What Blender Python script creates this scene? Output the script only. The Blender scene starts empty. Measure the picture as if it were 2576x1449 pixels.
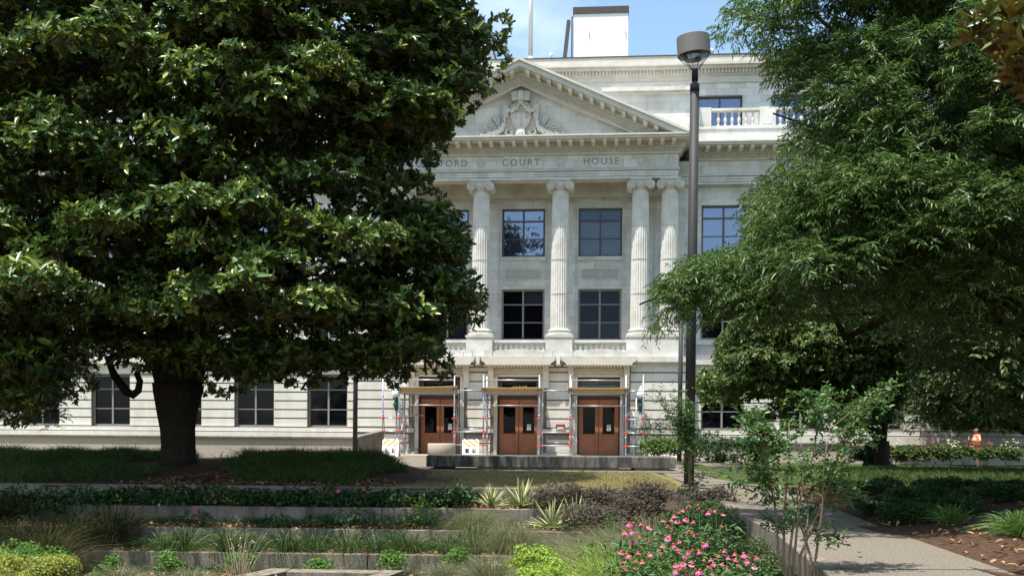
import bpy, bmesh, math, random
import numpy as np
from mathutils import Vector, Matrix, Euler
R = math.radians
rnd = random.Random(7)
rng = np.random.default_rng(11)
scene = bpy.context.scene
col = scene.collection

# ------------------------------------------------------------------ camera
FPX, CX, CY, HW = 2600.0, 1288.0, 724.5, 2576.0      # focal length and frame in reference units
EYE = 1.33
cam_d = bpy.data.cameras.new('camera')
cam = bpy.data.objects.new('camera', cam_d)
col.objects.link(cam)
scene.camera = cam
cam_d.sensor_width = 36
cam_d.lens = 36 * FPX / HW
SHIFT = (355.5 + 45.4) / HW
cam_d.shift_y = SHIFT
cam_d.clip_end = 3000
CM = (Matrix.Translation((0, 0, EYE)) @ Matrix.Rotation(R(89.0), 4, 'X') @ Matrix.Rotation(0.007, 4, 'Z'))
cam.matrix_world = CM
CR = CM.to_3x3()

def at(px, py, Y):
    """point of the place seen at a reference pixel, at depth Y"""
    v = Vector(((px - CX) / FPX, (CY - py) / FPX + SHIFT * HW / FPX, -1))
    w = CR @ v
    t = Y / w.y
    return Vector((0, 0, EYE)) + w * t

# ------------------------------------------------------------------ sky, sun, exposure
TOSUN = Vector((-0.232, -0.244, 1.0)).normalized()
world = bpy.data.worlds.new("World")
scene.world = world
world.use_nodes = True
wn = world.node_tree.nodes; wl = world.node_tree.links
bg = wn['Background']
sky = wn.new('ShaderNodeTexSky')
sky.sky_type = 'NISHITA'; sky.sun_disc = False
sky.sun_elevation = R(71.4); sky.sun_rotation = R(223.5)
sky.air_density = 1.0; sky.dust_density = 1.6; sky.ozone_density = 1.0; sky.altitude = 100
tc = wn.new('ShaderNodeTexCoord'); mp = wn.new('ShaderNodeMapping')
mp.inputs['Scale'].default_value = (3.0, 3.0, 7.0)
nz = wn.new('ShaderNodeTexNoise'); nz.inputs['Scale'].default_value = 1.6; nz.inputs['Detail'].default_value = 7
cr = wn.new('ShaderNodeValToRGB')
cr.color_ramp.elements[0].position = 0.55; cr.color_ramp.elements[0].color = (0, 0, 0, 1)
cr.color_ramp.elements[1].position = 0.95; cr.color_ramp.elements[1].color = (0.8, 0.8, 0.8, 1)
mx = wn.new('ShaderNodeMix'); mx.data_type = 'RGBA'
mx.inputs[7].default_value = (9.0, 9.4, 9.8, 1)
wl.new(tc.outputs['Generated'], mp.inputs['Vector']); wl.new(mp.outputs[0], nz.inputs['Vector'])
wl.new(nz.outputs['Fac'], cr.inputs[0]); wl.new(cr.outputs[0], mx.inputs[0])
tn = wn.new('ShaderNodeMix'); tn.data_type = 'RGBA'; tn.blend_type = 'MULTIPLY'; tn.inputs[0].default_value = 1
tn.inputs[7].default_value = (1.32, 1.42, 1.32, 1)
wl.new(sky.outputs[0], tn.inputs[6]); wl.new(tn.outputs[2], mx.inputs[6]); wl.new(mx.outputs[2], bg.inputs['Color'])
bg.inputs['Strength'].default_value = 0.115
sun_d = bpy.data.lights.new('sun', 'SUN')
sun_d.energy = 5.0; sun_d.angle = R(0.5); sun_d.color = (1.0, 0.955, 0.885)
sun = bpy.data.objects.new('sun', sun_d); col.objects.link(sun)
sun.rotation_euler = (-TOSUN).to_track_quat('-Z', 'Y').to_euler()
sun.location = (-20, -20, 40)
scene.view_settings.view_transform = 'Standard'
scene.view_settings.look = 'None'
scene.view_settings.exposure = 0.8
scene.view_settings.gamma = 1.0
scene.cycles.max_bounces = 6
scene.cycles.transparent_max_bounces = 12

# ------------------------------------------------------------------ materials
def mat(name, rgb, rough=0.7, spec=0.4, metal=0.0, noise=None, bump=None, trans=None, island=None):
    """noise=(scale, amount, rgb2); bump=(scale, strength, distance); island=(rgb2, rgb3) per-piece colour; trans=translucency"""
    m = bpy.data.materials.new(name); m.use_nodes = True
    n = m.node_tree.nodes; l = m.node_tree.links
    b = n['Principled BSDF']
    b.inputs['Base Color'].default_value = (*rgb, 1); b.inputs['Roughness'].default_value = rough
    b.inputs['Specular IOR Level'].default_value = spec; b.inputs['Metallic'].default_value = metal
    out = None
    if island:
        g = n.new('ShaderNodeNewGeometry'); r = n.new('ShaderNodeValToRGB')
        r.color_ramp.elements[0].color = (*rgb, 1)
        r.color_ramp.elements[1].color = (*island[-1], 1)
        if len(island) > 1:
            for i, c in enumerate(island[:-1]):
                e = r.color_ramp.elements.new((i + 1) / len(island)); e.color = (*c, 1)
        l.new(g.outputs['Random Per Island'], r.inputs[0]); out = r.outputs[0]
    if noise:
        t = n.new('ShaderNodeTexCoord'); z = n.new('ShaderNodeTexNoise')
        z.inputs['Scale'].default_value = noise[0]; z.inputs['Detail'].default_value = 6; z.inputs['Roughness'].default_value = 0.65
        l.new(t.outputs['Object'], z.inputs['Vector'])
        r = n.new('ShaderNodeValToRGB')
        r.color_ramp.elements[0].position = 0.5 - noise[1]; r.color_ramp.elements[1].position = 0.5 + noise[1]
        r.color_ramp.elements[0].color = (*rgb, 1); r.color_ramp.elements[1].color = (*noise[2], 1)
        l.new(z.outputs['Fac'], r.inputs[0])
        if out is None:
            out = r.outputs[0]
        else:
            k = n.new('ShaderNodeMix'); k.data_type = 'RGBA'; k.inputs[0].default_value = 0.45
            l.new(out, k.inputs[6]); l.new(r.outputs[0], k.inputs[7]); out = k.outputs[2]
    if out is not None:
        l.new(out, b.inputs['Base Color'])
    if bump:
        t = n.new('ShaderNodeTexCoord'); z = n.new('ShaderNodeTexNoise')
        z.inputs['Scale'].default_value = bump[0]; z.inputs['Detail'].default_value = 5
        l.new(t.outputs['Object'], z.inputs['Vector'])
        bb = n.new('ShaderNodeBump'); bb.inputs['Strength'].default_value = bump[1]; bb.inputs['Distance'].default_value = bump[2]
        l.new(z.outputs['Fac'], bb.inputs['Height']); l.new(bb.outputs[0], b.inputs['Normal'])
    if trans:
        tr = n.new('ShaderNodeBsdfTranslucent'); ms = n.new('ShaderNodeMixShader'); ms.inputs[0].default_value = trans
        if out is not None:
            hs = n.new('ShaderNodeHueSaturation'); hs.inputs['Value'].default_value = 1.5
            l.new(out, hs.inputs['Color']); l.new(hs.outputs[0], tr.inputs['Color'])
        else:
            tr.inputs['Color'].default_value = (min(1, rgb[0] * 1.6), min(1, rgb[1] * 1.6), rgb[2], 1)
        l.new(b.outputs[0], ms.inputs[1]); l.new(tr.outputs[0], ms.inputs[2])
        l.new(ms.outputs[0], n['Material Output'].inputs['Surface'])
    return m

def stone_mat(name, c1, c2, mortar, bw=0.84, bh=0.42, off=(0, 0), stain=0.5):
    m = bpy.data.materials.new(name); m.use_nodes = True
    n = m.node_tree.nodes; l = m.node_tree.links; b = n['Principled BSDF']
    b.inputs['Roughness'].default_value = 0.75; b.inputs['Specular IOR Level'].default_value = 0.25
    t = n.new('ShaderNodeTexCoord'); s = n.new('ShaderNodeSeparateXYZ'); c = n.new('ShaderNodeCombineXYZ')
    a = n.new('ShaderNodeMath'); a.operation = 'ADD'
    l.new(t.outputs['Object'], s.inputs[0]); l.new(s.outputs['X'], a.inputs[0]); l.new(s.outputs['Y'], a.inputs[1])
    l.new(a.outputs[0], c.inputs['X']); l.new(s.outputs['Z'], c.inputs['Y'])
    mpn = n.new('ShaderNodeMapping'); mpn.inputs['Location'].default_value = (off[0], off[1], 0)
    l.new(c.outputs[0], mpn.inputs['Vector'])
    br = n.new('ShaderNodeTexBrick'); br.inputs['Scale'].default_value = 1.0
    br.inputs['Brick Width'].default_value = bw; br.inputs['Row Height'].default_value = bh
    br.inputs['Mortar Size'].default_value = 0.007; br.inputs['Mortar Smooth'].default_value = 0.3
    br.inputs['Color1'].default_value = (*c1, 1); br.inputs['Color2'].default_value = (*c2, 1); br.inputs['Mortar'].default_value = (*mortar, 1)
    l.new(mpn.outputs[0], br.inputs['Vector'])
    z = n.new('ShaderNodeTexNoise'); z.inputs['Scale'].default_value = 0.9; z.inputs['Detail'].default_value = 8; z.inputs['Roughness'].default_value = 0.7
    mz = n.new('ShaderNodeMapping'); mz.inputs['Scale'].default_value = (1.6, 1.6, 0.5)
    l.new(t.outputs['Object'], mz.inputs['Vector']); l.new(mz.outputs[0], z.inputs['Vector'])
    r = n.new('ShaderNodeValToRGB')
    r.color_ramp.elements[0].position = 0.36; r.color_ramp.elements[0].color = (0.70, 0.64, 0.54, 1)
    r.color_ramp.elements[1].position = 0.56; r.color_ramp.elements[1].color = (1, 1, 1, 1)
    l.new(z.outputs['Fac'], r.inputs[0])
    k = n.new('ShaderNodeMix'); k.data_type = 'RGBA'; k.blend_type = 'MULTIPLY'; k.inputs[0].default_value = stain
    l.new(br.outputs['Color'], k.inputs[6]); l.new(r.outputs[0], k.inputs[7]); l.new(k.outputs[2], b.inputs['Base Color'])
    z2 = n.new('ShaderNodeTexNoise'); z2.inputs['Scale'].default_value = 14; z2.inputs['Detail'].default_value = 4
    l.new(t.outputs['Object'], z2.inputs['Vector'])
    bb = n.new('ShaderNodeBump'); bb.inputs['Strength'].default_value = 0.25; bb.inputs['Distance'].default_value = 0.02
    l.new(z2.outputs['Fac'], bb.inputs['Height']); l.new(bb.outputs[0], b.inputs['Normal'])
    return m

def streaky(name, c, dark, pos=0.44):
    """weathered concrete: broad blotches and vertical run stains"""
    m = mat(name, c, 0.92, 0.15, noise=(1.5, 0.2, tuple(v * 0.72 for v in c)), bump=(26, 0.8, 0.012))
    n = m.node_tree.nodes; l = m.node_tree.links; b = n['Principled BSDF']
    src = b.inputs['Base Color'].links[0].from_socket
    t = n.new('ShaderNodeTexCoord'); p = n.new('ShaderNodeMapping'); p.inputs['Scale'].default_value = (5, 5, 0.9)
    z = n.new('ShaderNodeTexNoise'); z.inputs['Scale'].default_value = 1.0; z.inputs['Detail'].default_value = 7; z.inputs['Roughness'].default_value = 0.7
    r = n.new('ShaderNodeValToRGB'); r.color_ramp.elements[0].position = pos; r.color_ramp.elements[0].color = (0, 0, 0, 1)
    r.color_ramp.elements[1].position = pos + 0.2; r.color_ramp.elements[1].color = (0.9, 0.9, 0.9, 1)
    k = n.new('ShaderNodeMix'); k.data_type = 'RGBA'
    l.new(t.outputs['Object'], p.inputs['Vector']); l.new(p.outputs[0], z.inputs['Vector']); l.new(z.outputs['Fac'], r.inputs[0]); l.new(r.outputs[0], k.inputs[0])
    k.inputs[7].default_value = (*dark, 1); l.new(src, k.inputs[6]); l.new(k.outputs[2], b.inputs['Base Color'])
    return m

M = {}
M['stone'] = stone_mat('limestone_blocks', (0.545, 0.54, 0.515), (0.69, 0.685, 0.665), (0.34, 0.33, 0.30), stain=0.5)
M['stone_low'] = stone_mat('limestone_courses', (0.60, 0.58, 0.53), (0.66, 0.64, 0.59), (0.47, 0.44, 0.39), 1.26, 0.98, (0, 0.25), 0.4)
M['stone_trim'] = mat('limestone_trim', (0.66, 0.65, 0.61), 0.75, 0.25, noise=(1.1, 0.13, (0.50, 0.47, 0.41)), bump=(12, 0.3, 0.02))
M['stone_warm'] = mat('weathered_limestone', (0.60, 0.585, 0.54), 0.8, 0.2, noise=(1.7, 0.2, (0.50, 0.46, 0.39)), bump=(12, 0.4, 0.02))
M['groove'] = mat('dirt_and_shade_joint_stone', (0.24, 0.215, 0.18), 0.9, 0.1, noise=(2.5, .2, (0.17, 0.15, 0.12)))  # joint dirt tone, darkened further so the groove shade sits in the colour
M['panel_back'] = mat('recessed_panel_stone', (0.44, 0.42, 0.37), 0.8, 0.2)  # darker tone puts recess shade into the backing of the carved panels
M['joint'] = mat('column_joint', (0.36, 0.35, 0.32), 0.9, 0.1)
M['letters'] = mat('engraved_letter_paint', (0.22, 0.21, 0.18), 0.9, 0.1)
M['white_wall'] = mat('white_panel', (0.86, 0.86, 0.84), 0.6, 0.3)
M['roof_edge'] = mat('roof_flashing', (0.06, 0.045, 0.045), 0.6)
M['lead_roof'] = mat('pediment_roof_slabs', (0.42, 0.41, 0.37), 0.7, noise=(2, 0.2, (0.33, 0.31, 0.27)))
M['frame'] = mat('bronze_window_frame', (0.075, 0.062, 0.058), 0.45, 0.5)
M['frame_grey'] = mat('grey_window_frame', (0.22, 0.2, 0.185), 0.5, 0.5)
M['dark'] = mat('dark_interior', (0.014, 0.015, 0.018), 0.8)
M['blind'] = mat('grey_roller_blind', (0.24, 0.245, 0.25), 0.8, noise=(2, .2, (0.19, 0.2, 0.21)))
M['blind_blue'] = mat('blue_grey_roller_blind', (0.10, 0.11, 0.17), 0.8)
M['door'] = mat('copper_brown_door', (0.42, 0.165, 0.085), 0.42, 0.4, 0.05, noise=(1.6, 0.25, (0.32, 0.115, 0.06)))
M['door_frame'] = mat('bronze_door_frame', (0.06, 0.03, 0.022), 0.4, 0.5)
M['brass'] = mat('brass', (0.34, 0.19, 0.06), 0.4, 0.4, 0.4)
M['gold'] = mat('gold_lettering', (0.9, 0.66, 0.2), 0.3, 0.5, 0.6)
M['paper'] = mat('paper_notice', (0.62, 0.62, 0.6), 0.8)
M['ink'] = mat('notice_ink', (0.12, 0.10, 0.10), 0.8)
M['red_ink'] = mat('red_sign_paint', (0.5, 0.02, 0.02), 0.5)
M['galv'] = mat('galvanised_tube', (0.42, 0.45, 0.48), 0.38, 0.5, 0.55, noise=(9, .2, (0.3, 0.33, 0.38)))
M['red'] = mat('red_coupler', (0.55, 0.06, 0.035), 0.5)
M['ply'] = mat('tan_plywood', (0.5, 0.38, 0.2), 0.75, noise=(3, .25, (0.4, 0.29, 0.15)))
M['blue'] = mat('blue_deck_hook', (0.02, 0.1, 0.22), 0.5)
M['green_iron'] = mat('green_cast_iron', (0.012, 0.07, 0.055), 0.35, 0.5)
M['globe'] = mat('white_glass_globe', (0.85, 0.86, 0.88), 0.2, 0.5)
M['pole'] = mat('brown_grey_pole_paint', (0.046, 0.044, 0.045), 0.6, 0.25, noise=(5, .2, (0.036, 0.034, 0.034)))
M['pole_dark'] = mat('dark_bronze_paint', (0.035, 0.035, 0.042), 0.4, 0.4)
M['lampdrum'] = mat('grey_lamp_drum', (0.17, 0.16, 0.15), 0.6, 0.3)
M['plastic'] = mat('white_barricade_plastic', (0.8, 0.8, 0.78), 0.45)
M['orange'] = mat('orange_reflective_stripe', (0.85, 0.36, 0.03), 0.45)
M['concrete'] = streaky('terrace_concrete', (0.25, 0.215, 0.17), (0.08, 0.07, 0.05))
M['concrete_plain'] = mat('terrace_concrete', (0.26, 0.24, 0.205), 0.9, 0.2, noise=(1.6, 0.16, (0.15, 0.137, 0.115)), bump=(30, 0.5, 0.01))
M['concrete_old'] = streaky('stained_bench_concrete', (0.22, 0.205, 0.18), (0.045, 0.045, 0.045), 0.36)
M['aggregate'] = mat('exposed_aggregate', (0.225, 0.195, 0.155), 0.9, 0.15, noise=(38, 0.14, (0.10, 0.086, 0.068)), bump=(60, 0.6, 0.01))
M['aggregate_pale'] = mat('pale_aggregate', (0.47, 0.41, 0.33), 0.9, 0.2, noise=(28, 0.2, (0.32, 0.275, 0.22)), bump=(40, 0.6, 0.01))
M['mulch'] = mat('brown_mulch', (0.04, 0.024, 0.016), 0.95, 0.1, noise=(14, 0.16, (0.105, 0.065, 0.042)), bump=(25, 1.0, 0.04))
M['lawn'] = mat('dry_lawn', (0.095, 0.105, 0.028), 0.95, 0.1, noise=(1.3, 0.14, (0.22, 0.165, 0.07)), bump=(40, 0.8, 0.03))
M['lawn_green'] = mat('green_lawn', (0.035, 0.06, 0.014), 0.95, 0.1, noise=(1.3, 0.2, (0.075, 0.085, 0.03)), bump=(40, 0.8, 0.03))
M['bark'] = mat('dark_bark', (0.022, 0.017, 0.013), 0.95, 0.05, noise=(7, 0.2, (0.05, 0.04, 0.03)), bump=(9, 1.0, 0.05))
M['bark_tan'] = mat('tan_smooth_bark', (0.17, 0.115, 0.075), 0.8, 0.2, noise=(9, 0.2, (0.24, 0.17, 0.12)))
M['red_flap'] = mat('red_tarp', (0.6, 0.03, 0.03), 0.6)

def glass_mat(name, fac, tint, grough=0.03, gcol=(0.8, 0.85, 1.0)):
    m = bpy.data.materials.new(name); m.use_nodes = True
    n = m.node_tree.nodes; l = m.node_tree.links
    n.remove(n['Principled BSDF'])
    t = n.new('ShaderNodeBsdfTransparent'); t.inputs[0].default_value = (*tint, 1)
    g = n.new('ShaderNodeBsdfGlossy'); g.inputs['Roughness'].default_value = grough; g.inputs['Color'].default_value = (*gcol, 1)
    s = n.new('ShaderNodeMixShader'); s.inputs[0].default_value = fac
    l.new(t.outputs[0], s.inputs[1]); l.new(g.outputs[0], s.inputs[2]); l.new(s.outputs[0], n['Material Output'].inputs['Surface'])
    return m
M['glass'] = glass_mat('window_glass', 0.04, (0.75, 0.78, 0.82))
M['glass_dark'] = glass_mat('dim_window_glass', 0.014, (0.6, 0.62, 0.66))
M['glass_sky'] = glass_mat('coated_window_glass', 0.17, (0.75, 0.78, 0.85), 0.02, (0.72, 0.78, 1.0))
M['glass_lamp'] = glass_mat('clear_lamp_glass', 0.15, (0.93, 0.97, 1.0))

# ------------------------------------------------------------------ object helpers
def tag(o, label=None, cat=None, group=None, kind=None):
    if label: o['label'] = label
    if cat: o['category'] = cat
    if group: o['group'] = group
    if kind: o['kind'] = kind
    return o

def empty(name, loc=(0, 0, 0), rz=0.0, parent=None):
    o = bpy.data.objects.new(name, None); o.empty_display_size = 0.2
    o.location = loc; o.rotation_euler = (0, 0, rz)
    col.objects.link(o)
    if parent: o.parent = parent
    return o

def copy_tree(o, parent=None):
    c = o.copy(); col.objects.link(c); c.parent = parent
    for ch in [x for x in col.objects if x.parent == o]:
        copy_tree(ch, c)
    return c

def link_mesh(name, me, parent=None, mats=(), smooth=False):
    for m in mats: me.materials.append(m)
    o = bpy.data.objects.new(name, me); col.objects.link(o)
    if parent: o.parent = parent
    if smooth: me.polygons.foreach_set('use_smooth', [True] * len(me.polygons))
    return o

class MB:
    """collects shapes and links them as ONE mesh object"""
    def __init__(s): s.v = []; s.f = []; s.mi = []; s.sm = []
    def add(s, vs, fs, mi=0, sm=False, T=None):
        o = len(s.v)
        for p in vs:
            s.v.append(tuple(T @ Vector(p)) if T is not None else tuple(p))
        for f in fs:
            s.f.append([o + i for i in f]); s.mi.append(mi); s.sm.append(sm)
        return s
    def box(s, x0, x1, y0, y1, z0, z1, mi=0, T=None):
        vs = [(x, y, z) for z in (z0, z1) for y in (y0, y1) for x in (x0, x1)]
        return s.add(vs, [(0, 2, 3, 1), (4, 5, 7, 6), (0, 1, 5, 4), (2, 6, 7, 3), (0, 4, 6, 2), (1, 3, 7, 5)], mi, False, T)
    def prism(s, poly, y0, y1, mi=0, T=None):
        """poly: (x,z) points, extruded from y0 to y1"""
        n = len(poly)
        a = sum(poly[i][0] * poly[(i + 1) % n][1] - poly[(i + 1) % n][0] * poly[i][1] for i in range(n))
        if a < 0: poly = poly[::-1]
        vs = [(x, y0, z) for x, z in poly] + [(x, y1, z) for x, z in poly]
        fs = [tuple(range(n)), tuple(range(2 * n - 1, n - 1, -1))]
        for i in range(n):
            j = (i + 1) % n; fs.append((i, i + n, j + n, j))
        return s.add(vs, fs, mi, False, T)
    def slab(s, poly, z0, z1, mi=0):
        """poly: (x,y) points, extruded from z0 to z1"""
        n = len(poly)
        a = sum(poly[i][0] * poly[(i + 1) % n][1] - poly[(i + 1) % n][0] * poly[i][1] for i in range(n))
        if a < 0: poly = poly[::-1]
        vs = [(x, y, z0) for x, y in poly] + [(x, y, z1) for x, y in poly]
        fs = [tuple(range(n - 1, -1, -1)), tuple(range(n, 2 * n))]
        for i in range(n):
            j = (i + 1) % n; fs.append((i, j, j + n, i + n))
        return s.add(vs, fs, mi)
    def lathe(s, prof, c=(0, 0, 0), n=16, mi=0, sm=True, T=None, rfun=None):
        """prof: (r, z) from bottom to top"""
        vs = []; fs = []
        for r, z in prof:
            for k in range(n):
                a = 2 * math.pi * k / n; rr = rfun(r, k) if rfun else r
                vs.append((c[0] + rr * math.cos(a), c[1] + rr * math.sin(a), c[2] + z))
        for i in range(len(prof) - 1):
            for k in range(n):
                k2 = (k + 1) % n
                fs.append((i * n + k, i * n + k2, (i + 1) * n + k2, (i + 1) * n + k))
        fs.append(tuple(range(n - 1, -1, -1))); t = (len(prof) - 1) * n; fs.append(tuple(range(t, t + n)))
        return s.add(vs, fs, mi, sm, T)
    def tube(s, pts, rad, n=8, mi=0, sm=True, T=None):
        pts = [Vector(p) for p in pts]
        if not isinstance(rad, (list, tuple)): rad = [rad] * len(pts)
        vs = []; fs = []; up = Vector((0.013, 0.021, 1)).normalized()
        prev = None
        for i, p in enumerate(pts):
            d = (pts[min(i + 1, len(pts) - 1)] - pts[max(i - 1, 0)]).normalized()
            if prev is None:
                a = d.cross(up)
                if a.length < 0.05: a = d.cross(Vector((1, 0.02, 0)))
                a.normalize()
            else:
                a = (prev - d * prev.dot(d))
                if a.length < 1e-4: a = d.cross(up)
                a.normalize()
            prev = a; b = d.cross(a)
            for k in range(n):
                t = 2 * math.pi * k / n
                vs.append(tuple(p + (a * math.cos(t) + b * math.sin(t)) * rad[i]))
        for i in range(len(pts) - 1):
            for k in range(n):
                k2 = (k + 1) % n
                fs.append((i * n + k, (i + 1) * n + k, (i + 1) * n + k2, i * n + k2))
        fs.append(tuple(range(n))); t = (len(pts) - 1) * n; fs.append(tuple(range(t + n - 1, t - 1, -1)))
        return s.add(vs, fs, mi, sm, T)
    def ball(s, c, r, n=10, m=6, mi=0, sc=(1, 1, 1)):
        prof = [(r * math.sin(math.pi * i / m), -r * math.cos(math.pi * i / m)) for i in range(m + 1)]
        prof[0] = (0.001, -r); prof[-1] = (0.001, r)
        T = Matrix.Translation(c) @ Matrix.Diagonal((*sc, 1))
        return s.lathe(prof, (0, 0, 0), n, mi, True, T)
    def build(s, name, mats, parent=None, bevel=0.0):
        me = bpy.data.meshes.new(name)
        me.from_pydata(s.v, [], s.f)
        if not isinstance(mats, (list, tuple)): mats = [mats]
        for m in mats: me.materials.append(m)
        me.polygons.foreach_set('material_index', s.mi)
        me.polygons.foreach_set('use_smooth', s.sm)
        me.update()
        o = bpy.data.objects.new(name, me); col.objects.link(o)
        if parent: o.parent = parent
        if bevel:
            b = o.modifiers.new('bevel', 'BEVEL'); b.width = bevel; b.segments = 2; b.limit_method = 'ANGLE'
        return o

def text_mesh(name, body, size, m, parent, loc, depth=0.01, align='CENTER', spacing=1.0, rot=(math.pi / 2, 0, 0)):
    cu = bpy.data.curves.new(name, 'FONT'); cu.body = body; cu.size = size; cu.extrude = depth
    cu.align_x = align; cu.space_character = spacing; cu.resolution_u = 3
    tmp = bpy.data.objects.new(name, cu); col.objects.link(tmp)
    dg = bpy.context.evaluated_depsgraph_get(); dg.update()
    me = bpy.data.meshes.new_from_object(tmp.evaluated_get(dg))
    bpy.data.objects.remove(tmp); me.materials.clear(); me.materials.append(m)
    o = bpy.data.objects.new(name, me); col.objects.link(o); o.parent = parent
    o.location = loc; o.rotation_euler = rot
    return o
# ================================================================== COURTHOUSE
FRZ = -R(5.0)
FX, FY = 0.34, 55.0
court = empty('courthouse', (FX, FY, 0), FRZ)
tag(court, 'pale stone courthouse with a columned portico and pediment behind the trees', 'building')
def fac(x, y, z=0.0):
    """courthouse coordinates to world"""
    c, s = math.cos(FRZ), math.sin(FRZ)
    return Vector((FX + x * c - y * s, FY + x * s + y * c, z))

BAY = 4.24
COLX = [-7.90, -6.36, -2.12, 2.12, 6.36, 7.90]
WINGX = [10.9 + 4.2 * k for k in range(5)]
NIGHT = []

def wall_open(mb, x0, x1, y0, y1, z0, z1, ops, mi=0):
    """wall with rectangular openings (xa, xb, za, zb)"""
    xs = sorted({x0, x1} | {v for o in ops for v in (o[0], o[1]) if x0 < v < x1})
    for a, b in zip(xs[:-1], xs[1:]):
        m = (a + b) / 2
        cuts = sorted([(max(o[2], z0), min(o[3], z1)) for o in ops if o[0] <= m <= o[1] and o[3] > z0 and o[2] < z1])
        z = z0
        for c0, c1 in cuts:
            if c0 > z + 1e-4: mb.box(a, b, y0, y1, z, c0, mi)
            z = max(z, c1)
        if z < z1 - 1e-4: mb.box(a, b, y0, y1, z, z1, mi)

def rustic(mb, x0, x1, y, z0, z1, ops, pitch=0.49, groove=0.075):
    z = z0
    while z < z1 - 0.05:
        zt = min(z + pitch, z1)
        wall_open(mb, x0, x1, y, y + 0.07, z + groove / 2, zt - groove / 2, ops)
        z = zt

# --- portico ground storey
DOORX = [-BAY, 0.0, BAY]
dops = [(x - 1.12, x + 1.12, 0.0, 4.12) for x in DOORX]
mb = MB()
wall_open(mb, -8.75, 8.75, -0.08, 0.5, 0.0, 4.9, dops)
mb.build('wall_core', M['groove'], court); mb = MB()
for (xa, xb, zt, ba, bb) in ((5.9, 8.78, 4.85, 5.6, 8.85), (-8.78, -5.9, 4.85, -8.85, -5.6), (-BAY / 2 - 0.62, -BAY / 2 + 0.62, 4.65, -2.95, -1.3), (BAY / 2 - 0.62, BAY / 2 + 0.62, 4.65, 1.3, 2.95)):
    mb = MB(); rustic(mb, xa, xb, -0.15, 1.42, zt, []); rustic(mb, xa, xb, -0.15, 0.1, 1.15, [])
    mb.box(ba, bb, -0.26, -0.08, 1.15, 1.36); mb.box(ba, bb, -0.22, -0.08, 0.0, 0.1)
    mb.build('rusticated_pier', M['stone_low'], court)
for s in (-1, 1):
    mb = MB(); mb.box(*sorted((s * 8.6, s * 8.76)), 0.5, 1.98, 0.0, 4.9); mb.build('side_wall', M['stone_low'], court)
mb = MB()
mb.box(-8.92, 8.92, -0.42, 1.95, 4.9, 5.18)
mb.box(-8.84, 8.84, -0.28, 1.95, 4.78, 4.9)
mb.build('string_course', M['stone_trim'], court)
# vents in the lower blocks
for xc in (-BAY / 2, BAY / 2):
    mb = MB(); mb.box(xc - 0.58, xc + 0.58, -0.17, -0.1, 0.8, 1.05)
    for k in range(5): mb.box(xc - 0.56, xc + 0.56, -0.18, -0.1, 0.81 + k * 0.05, 0.825 + k * 0.05)
    mb.build('vent', M['frame_grey'], court)

# --- entrance hoods, consoles, friezes, segment caps
for x in DOORX:
    mb = MB()
    mb.prism([(x - 1.95, 5.182), (x + 1.95, 5.182), (x + 1.95, 5.02), (x + 1.88, 4.9), (x + 1.78, 4.86), (x + 1.7, 4.72), (x - 1.7, 4.72), (x - 1.78, 4.86), (x - 1.88, 4.9), (x - 1.95, 5.02)], -0.72, -0.10)
    mb.box(x - 1.86, x + 1.86, -0.62, -0.1, 4.66, 4.72)
    k = 0
    while k * 0.17 < 3.2:
        xa = x - 1.62 + k * 0.17; mb.box(xa, xa + 0.1, -0.58, -0.12, 4.58, 4.66); k += 1
    h = mb.build('door_hood', M['stone_warm'], court)
    mb = MB()
    arc = [(x - 1.33 + 2.66 * t / 14, 5.40 + 0.17 * math.sin(math.pi * t / 14)) for t in range(15)]
    mb.prism([(x - 1.33, 5.184)] + arc + [(x + 1.33, 5.184)], -0.60, -0.3)
    mb.box(x - 1.80, x - 1.36, -0.62, -0.3, 5.184, 5.50); mb.box(x + 1.36, x + 1.80, -0.62, -0.3, 5.184, 5.50)
    mb.build('hood_cap', M['stone_trim'], court)
    for s in (-1, 1):
        mb = MB(); xc = x + s * 1.46
        prof = [(-0.55, 4.66), (-0.55, 4.5), (-0.5, 4.4), (-0.34, 4.1), (-0.26, 3.9), (-0.26, 3.72), (-0.32, 3.66), (-0.32, 3.56), (-0.1, 3.5), (-0.1, 4.66)]
        T = Matrix.Translation((xc, 0, 0)) @ Matrix.Rotation(math.pi / 2, 4, 'Z')
        mb.prism([(y, z) for y, z in prof], -0.14, 0.14, 0, T)
        for k in (-0.08, 0, 0.08): mb.box(xc + k - 0.012, xc + k + 0.012, -0.58, -0.3, 4.38, 4.6)
        mb.build('console', M['stone_warm'], court)
    mb = MB()
    mb.box(x - 1.3, x + 1.3, -0.13, -0.08, 4.14, 4.56)
    for k in range(26):
        a = x - 1.12 + k * 0.0885; zc = 4.4 + 0.035 * math.sin(k * 1.5)
        mb.ball((a, -0.135, zc), 0.055, 6, 4, 0, (1, 0.45, 0.7))
    mb.tube([(x - 1.16 + t * 0.058, -0.14, 4.4 + 0.05 * math.sin(t * 0.9)) for t in range(41)], 0.018, 5)
    mb.build('carved_frieze', M['stone_warm'], court)
    mb = MB()
    for s in (-1, 1):
        a, b = sorted((x + s * 1.12, x + s * 1.32)); mb.box(a, b, -0.2, -0.08, 0.0, 4.14)
        a, b = sorted((x + s * 1.14, x + s * 1.22)); mb.box(a, b, -0.24, -0.2, 0.0, 4.14)
    mb.box(x - 1.12, x + 1.12, -0.2, -0.08, 4.12, 4.22)
    mb.build('door_surround', M['stone_warm'], court)

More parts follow.
